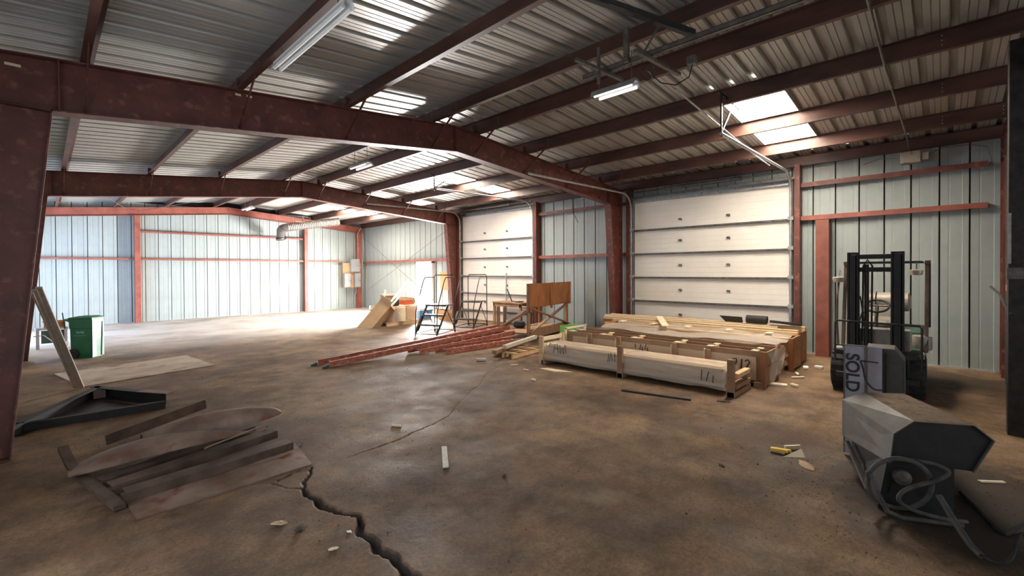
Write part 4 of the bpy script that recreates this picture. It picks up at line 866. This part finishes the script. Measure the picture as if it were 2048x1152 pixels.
for y in (-.12, .12): MB().tube([(1.45+.145*math.cos(a), y, 1.16+.145*math.sin(a)) for a in np.linspace(0, 2*PI, 17)], .008, 5).build('tank_strap', 'black', t)
MB().box(1.3, 1.6, -.2, .2, .82, 1.02).build('tank_bracket', 'black', t)
for s, y in ((1, .40), (-1, -.47)):
    MB().bar((.35, y, .58), (.62, y*1.0, 1.72), .04, .05).build('guard_pillar', 'rustbar', t, bevel=.004); MB().bar((1.5, y, .80), (1.42, y, 1.74), .05, .05).build('guard_pillar', 'black', t, bevel=.004)
    MB().bar((.58, y, 1.74), (1.45, y, 1.76), .05, .05).build('guard_rail', 'rustbar', t, bevel=.004)
for k in range(6): MB().bar((.60+.17*k, -.42, 1.75), (.60+.17*k, .40, 1.75), .03, .025).build('guard_bar', 'black', t)
for y, z in ((-.37, 1.62), (.46, 1.52)):
    o = MB().lathe([(.02, -.05), (.06, -.045), (.075, 0), (.075, .02), (.03, .03)], (0, 0, 0), 'z', 14).build('work_light', 'tank', t, smooth=True); o.location = (.42, y, z); MB().bar((0, 0, -.03), (.12, 0, .12), .015, .015).build('bracket', 'black', o)
MB().tube([(.15, .43, .62), (.2, .45, .9), (.3, .46, 1.3), (.42, .46, 1.48)], .014, 6).build('light_pole', 'rustbar', t)
for k in range(3): MB().tube([(.22, .25-.05*k, .85), (.2, .26-.05*k, 1.05)], .008, 6).lathe([(.01, 0), (.018, .01), (.01, .03)], (.2, .26-.05*k, 1.05), 'z', 8).build('control_lever', 'yellow' if k == 1 else 'black', t)
MB().box(.55, .9, -.46, -.36, .35, .62).build('side_panel', 'fkgreen', t, bevel=.02); MB().lathe([(.10, 0), (.11, .02), (.11, .16), (.1, .18)], (.45, -.42, .60), 'z', 14).build('filter_housing', 'fkgrey', t, smooth=True)
# ------------------------------------------------------------------ grey machine in the near right corner
ang = math.radians(22); t = thing('grey_machine', 'dusty grey machine with an angular hood and black open end, nearest on the right', 'machine', (4.05, .03, 0), ang)
fr = [(.25, .34), (.23, .54), (.12, .64), (-.19, .65), (-.29, .56), (-.19, .34)]; bkk = [(.31, .25), (.31, .55), (.16, .625), (-.11, .64), (-.27, .56), (-.19, .30)]
# hood shell as separate faces so that top and sides differ
def strip(i, j, nm, mt, th=.006):
    (a0, z0), (a1, z1) = fr[i], fr[j]; (b0, w0), (b1, w1) = bkk[i], bkk[j]
    vs = [(0, a0, z0), (0, a1, z1), (.8, b1, w1), (.8, b0, w0)]; n = (Vector(vs[1])-Vector(vs[0])).cross(Vector(vs[3])-Vector(vs[0])).normalized()*th
    m = MB(); m.ring([vs, [Vector(v)-n for v in vs]]); return m.build(nm, mt, t)
strip(0, 1, 'side_panel', 'greybody'); strip(1, 2, 'hood_slope', 'greybody'); strip(2, 3, 'hood_top', 'dusttop'); strip(3, 4, 'hood_slope', 'greybody'); strip(4, 5, 'side_panel', 'greybody')
MB().ring([[(.8, a, z) for a, z in bkk], [(.806, a, z) for a, z in bkk]]).build('rear_plate', 'greybody', t)
MB().ring([[(.02, a*.97, .01+z*.985) for a, z in fr], [(.026, a*.97, .01+z*.985) for a, z in fr]]).build('end_plate', 'black', t)
m = MB(); m.ring([[(.05, y, z) for y, z in ((-.11, .01), (-.11, .38), (.24, .38), (.30, .01))], [(.76, y, z) for y, z in ((-.15, .01), (-.15, .38), (.27, .38), (.24, .01))]]); m.build('pedestal', 'black', t)
MB().ring([[(.042, y, z) for y, z in ((.02, .12), (.02, .30), (.2, .30), (.24, .12))], [(.05, y, z) for y, z in ((.02, .12), (.02, .30), (.2, .30), (.24, .12))]]).build('inspection_cover', 'blacksteel', t)
MB().lathe([(.02, -.02), (.05, -.01), (.055, .02)], (.03, .17, .24), 'x', 14).build('motor_cap', 'galvdark', t)
MB().bar((.3, .28, .02), (.72, .30, .22), .03, .03).build('bracket', 'greybody', t)
m = MB(); pts = []
for a in np.linspace(.2, 2*PI*1.05, 34): pts.append((-.06-.05*math.sin(a), .22+.17*math.cos(a), .23+.185*math.sin(a)*(1.0)))
pts += [(-.12, .30, .06), (-.1, .12, .03), (-.08, -.1, .03)]
MB().tube(sm(pts, 2), .015, 10).build('hose', 'hosegrey', t, smooth=True)
MB().tube(sm([(-.06, .16, .40), (-.08, .04, .395), (-.10, -.02, .36), (-.11, .05, .30), (-.12, .16, .25), (-.13, .23, .20), (-.13, .24, .14), (-.12, .15, .09), (-.1, 0, .06), (-.08, -.12, .055)]), .013, 8).build('hose', 'hosegrey', t, smooth=True)
t = thing('grey_cabinet', 'grey metal cabinet standing behind the dusty machine and beside the sold board', 'cabinet', (5.22, .24, 0), .05)
m = MB(); m.ring([[(0, y, z) for y, z in ((0, 0), (0, .84), (.07, .94), (.27, .94), (.27, 0))], [(.30, y, z) for y, z in ((0, 0), (0, .84), (.07, .94), (.27, .94), (.27, 0))]]); m.build('body', 'cabinet', t, bevel=.004); MB().box(-.006, 0, .02, .26, .04, .82).build('front_panel', 'cabinet', t); MB().box(-.01, .0, .13, .14, .06, .9).build('seam', 'black', t)
t = thing('sold_board', 'pale realty board reading SOLD, turned on its side behind the dusty machine', 'sign', (4.95, .49, 0), .02)
MB().box(0, .012, 0, .155, .02, .985).build('board', 'signwhite', t); m = MB(); m.box(-.004, 0, 0, .01, .02, .985).box(-.004, 0, .145, .155, .02, .985).box(-.004, 0, 0, .155, .975, .985); m.build('frame', 'galvdark', t)
m = text('SOLD', .135, 'ink', t, (-.004, .095, .74), (PI/2, PI/2, -PI/2), bold=.003); 
tag(MB().box(0, .01, 0, .10, 0, .96).build('white_panel', 'signwhite'), 'narrow pale panel between the sold board and the grey cabinet', 'panel', loc=(5.10, .50-.11, 0))
tag(MB().tube(sm([(4.90, .52, .86), (4.88, .50, .80), (4.88, .48, .70), (4.86, .43, .64), (4.82, .37, .645)]), .008, 6).tube([(4.9, .52, .86), (4.92, .40, .855)], .006, 6).build('black_cable', 'rubber', smooth=True), 'black cable hooked over the sold board and curling down to the machine hood', 'cable')
# cables and pipe on the floor by the machine
tag(MB().tube([(3.93, .02, .21), (3.82, -.06, .10), (3.74, -.12, .03), (3.68, -.16, .018)], .018, 8).build('grey_pipe', 'hosegrey', smooth=True), 'straight grey pipe slanting from the machine down to the floor', 'pipe')
tag(MB().tube(sm([(3.68, -.165, .02), (3.62, -.22, .03), (3.66, -.27, .06), (3.8, -.30, .10), (3.95, -.33, .10)]), .009, 6).build('floor_cable', 'rubber', smooth=True), 'thin dark cable curling from the pipe end across the floor', 'cable')
tag(MB().tube(sm([(4.62, -.09, .02), (4.40, -.17, .014), (4.2, -.23, .014), (4.1, -.27, .014), (4.16, -.31, .02), (4.34, -.40, .05), (4.5, -.5, .06)]), .014, 8).build('floor_cable', 'rubber', smooth=True), 'thick black cable bending over the floor behind the machine', 'cable')
# ------------------------------------------------------------------ timber screen and posts beside the end frame, right edge
t = thing('plywood_partition', 'brown plywood and stud partition at the right edge beside the end frame', 'partition', (8.46, -.66, 0))
MB().box(.02, 1.10, -.02, .0, 1.42, 3.30).build('plywood_panel', 'brownwood', t); MB().box(0, .05, -.06, .02, 0, 3.5).build('stud', 'oldwood', t); MB().box(1.08, 1.12, -.05, .02, 0, 3.6).build('stud', 'galvdark', t)
MB().box(.05, 1.08, -.04, .02, 1.34, 1.42).build('rail', 'oldwood', t); MB().box(.05, 1.0, -.06, -.02, 0, 1.3).build('lower_panel', 'black', t)
t = thing('dark_door_post', 'dark brown steel post cut by the right edge of the view', 'post', (6.62, -.46, 0))
MB().box(0, .14, -.60, .0, 0, 3.9).build('post', 'blacksteel', t, bevel=.004); MB().box(-.01, 0, -.02, .0, 1.7, 2.2).build('label_strip', 'galv', t); MB().box(-.03, 0, -.10, .01, 1.55, 1.66).build('latch', 'galvdark', t)
MB().tube([(-.02, -.02, 1.2), (.3, .0, 1.28), (.9, .0, 1.36), (1.9, .02, 1.42)], .014, 6).build('hose', 'rubber', t, smooth=True)
# ------------------------------------------------------------------ small things on the floor
def bit(x, y, l, w, h, a, label, mt='chip', nm='wood_offcut', cat='wood offcut', grp=None):
    o = MB().box(-l/2, l/2, -w/2, w/2, 0.001, h).build(nm, mt, bevel=min(w, h)*.2); tag(o, label, cat, grp, (x, y, 0), a)
bit(2.46, 3.20, .46, .05, .012, math.radians(54), 'thin grey wood lath lying alone on the open floor', 'trimwood', 'wood_lath', 'lath')
bit(5.58, 2.75, .90, .035, .02, math.radians(-78), 'long black strip on the floor before the nearest crate', 'black', 'black_strip', 'strip')
bit(5.90, 1.99, .16, .03, .01, math.radians(-70), 'thin dark splinter on the floor near the crate corner', 'rustbar', 'wood_splinter', 'splinter')
bit(5.58, 6.16, .18, .06, .05, math.radians(-40), 'short pale block on the floor before the small pallet', 'trimwood')
bit(5.70, 5.42, .13, .03, .02, math.radians(-40), 'small wood chip left of the nearest crate, upper of the two')
bit(5.55, 5.02, .10, .035, .02, math.radians(-85), 'small wood chip left of the nearest crate, middle one')
bit(5.10, 4.46, .09, .05, .03, math.radians(-95), 'small wood chip on the floor before the left end of the nearest crate')
bit(2.60, 4.22, .11, .028, .02, math.radians(-60), 'lone pale chip on the open floor past the heap')
bit(8.20, 1.66, .16, .04, .03, .4, 'pale offcut on the floor beside the osb crate corner')
bit(7.33, 1.52, .12, .05, .04, 1.0, 'pale offcut on the floor beside the second crate corner')
bit(7.95, 1.60, .2, .04, .025, -.75, 'pale offcut between the crates and the forklift wheel')
bit(8.75, 1.65, .14, .08, .05, .2, 'scrap of white packing by the rear crate end', 'white', 'packing_scrap', 'scrap')
bit(8.95, 1.50, .12, .07, .05, 1.2, 'smaller scrap of white packing toward the red wall post', 'white', 'packing_scrap', 'scrap')
bit(5.06, -.27, .18, .03, .012, -.9, 'pale splinter on the dark floor right of the machine', 'chip', 'wood_splinter', 'splinter')
bit(7.25, 1.82, .45, .11, .025, -1.35, 'pale board end resting on the floor by the crate corner', 'pine2')
t = thing('paper_scrap', 'folded paper scrap on the floor under the nearest crate', 'paper', (5.98, 4.35, 0), .3); MB().ring([[(0, 0, .001), (.12, .5, .001), (.02, .62, .001), (-.10, .3, .001)], [(0, 0, .004), (.12, .5, .004), (.02, .62, .004), (-.10, .3, .006)]]).build('sheet', 'chip', t)
t = thing('yellow_wrapper', 'yellow and cream plastic wrapper on the oily floor left of the machine', 'litter', (4.60, 1.02, 0), -.6)
MB().bar((-.06, .05, .015), (.0, -.02, .02), .03, .012).bar((0, -.02, .02), (.03, .02, .01), .03, .01).build('yellow_piece', 'yellow', t); MB().add([(-.06, -.04, .002), (.06, -.08, .002), (.08, -.03, .03), (.0, -.03, .006)], [(0, 1, 2, 3)]).build('cream_piece', 'pine2', t); MB().bar((.04, .05, .012), (.14, .04, .012), .015, .02).build('cream_piece', 'pine2', t)
t.scale = (1.5, 1.5, 1.8)
m = MB(); pr_ = [(0, .012), (.04, .02), (.07, .045), (.12, .05), (.17, .035), (.21, .0)]
m.grid(lambda u, v: (u*.22, (v-.5)*2*np.interp(u*.21, [a for a, b in pr_], [b for a, b in pr_]), .004+.022*math.sin(u*PI)*(1-(2*v-1)**2)), 14, 6)
tag(m.build('dry_leaf', 'tan', smooth=True), 'tan dried leaf-shaped scrap beside the yellow wrapper', 'leaf', loc=(4.52, .90, 0), rz=math.radians(-142))
def crumple(x, y, s, label, mt='tan', nm='crumpled_scrap', cat='scrap'):
    r_ = random.Random(int(x*1000+y*77)); R = []
    for i in range(5):
        R.append([((r_.uniform(.5, 1)*s*math.sin((i+.5)/5*PI)*math.cos(a)*1.5), r_.uniform(.4, 1)*s*math.sin((i+.5)/5*PI)*math.sin(a)*.8, s*.5*(i/4)*r_.uniform(.6, 1)) for a in [2*PI*k/9 for k in range(9)]])
    tag(MB().ring(R).build(nm, mt), label, cat, loc=(x, y, 0), rz=r_.uniform(0, 3))
crumple(1.13, 2.98, .05, 'crumpled dry scrap beside the crack, nearest the left edge', 'grate'); crumple(1.06, 3.14, .045, 'crumpled pale scrap a little above the darker one by the crack'); crumple(1.33, 2.72, .018, 'small white pebble lying in the crack bend', 'white', 'pebble', 'stone'); crumple(1.18, 2.62, .025, 'pale pebble on the floor left of the wide crack', 'chip', 'pebble', 'stone')
crumple(3.95, 1.35, .03, 'dark crumb of dirt on the floor before the yellow wrapper', 'grate', 'dirt_lump', 'dirt'); crumple(2.55, 2.55, .03, 'dark dirt lump on the open middle floor', 'grate', 'dirt_lump', 'dirt')
# loose grit: nobody could count it
m = MB(); r_ = random.Random(11)
for k in range(2600):
    if k < 1100: x, y = r_.gauss(4.3, .7), r_.gauss(.2, .75)
    else: x, y = r_.uniform(.2, 9), r_.uniform(.3, 11)
    if abs(x) < .3 and y < .5: continue
    s = r_.uniform(.002, .007)*(1.6 if r_.random() < .08 else 1); a = r_.uniform(0, 3)
    m.add([(x+s*math.cos(a), y+s*math.sin(a), .0), (x-s*math.sin(a), y+s*math.cos(a), 0), (x-s*math.cos(a), y-s*math.sin(a), 0), (x, y, s*1.1)], [(0, 1, 3), (1, 2, 3), (2, 0, 3)])
tag(m.build('grit', 'grate'), 'dark grit and crumbs scattered over the concrete floor', 'grit')['kind'] = 'stuff'
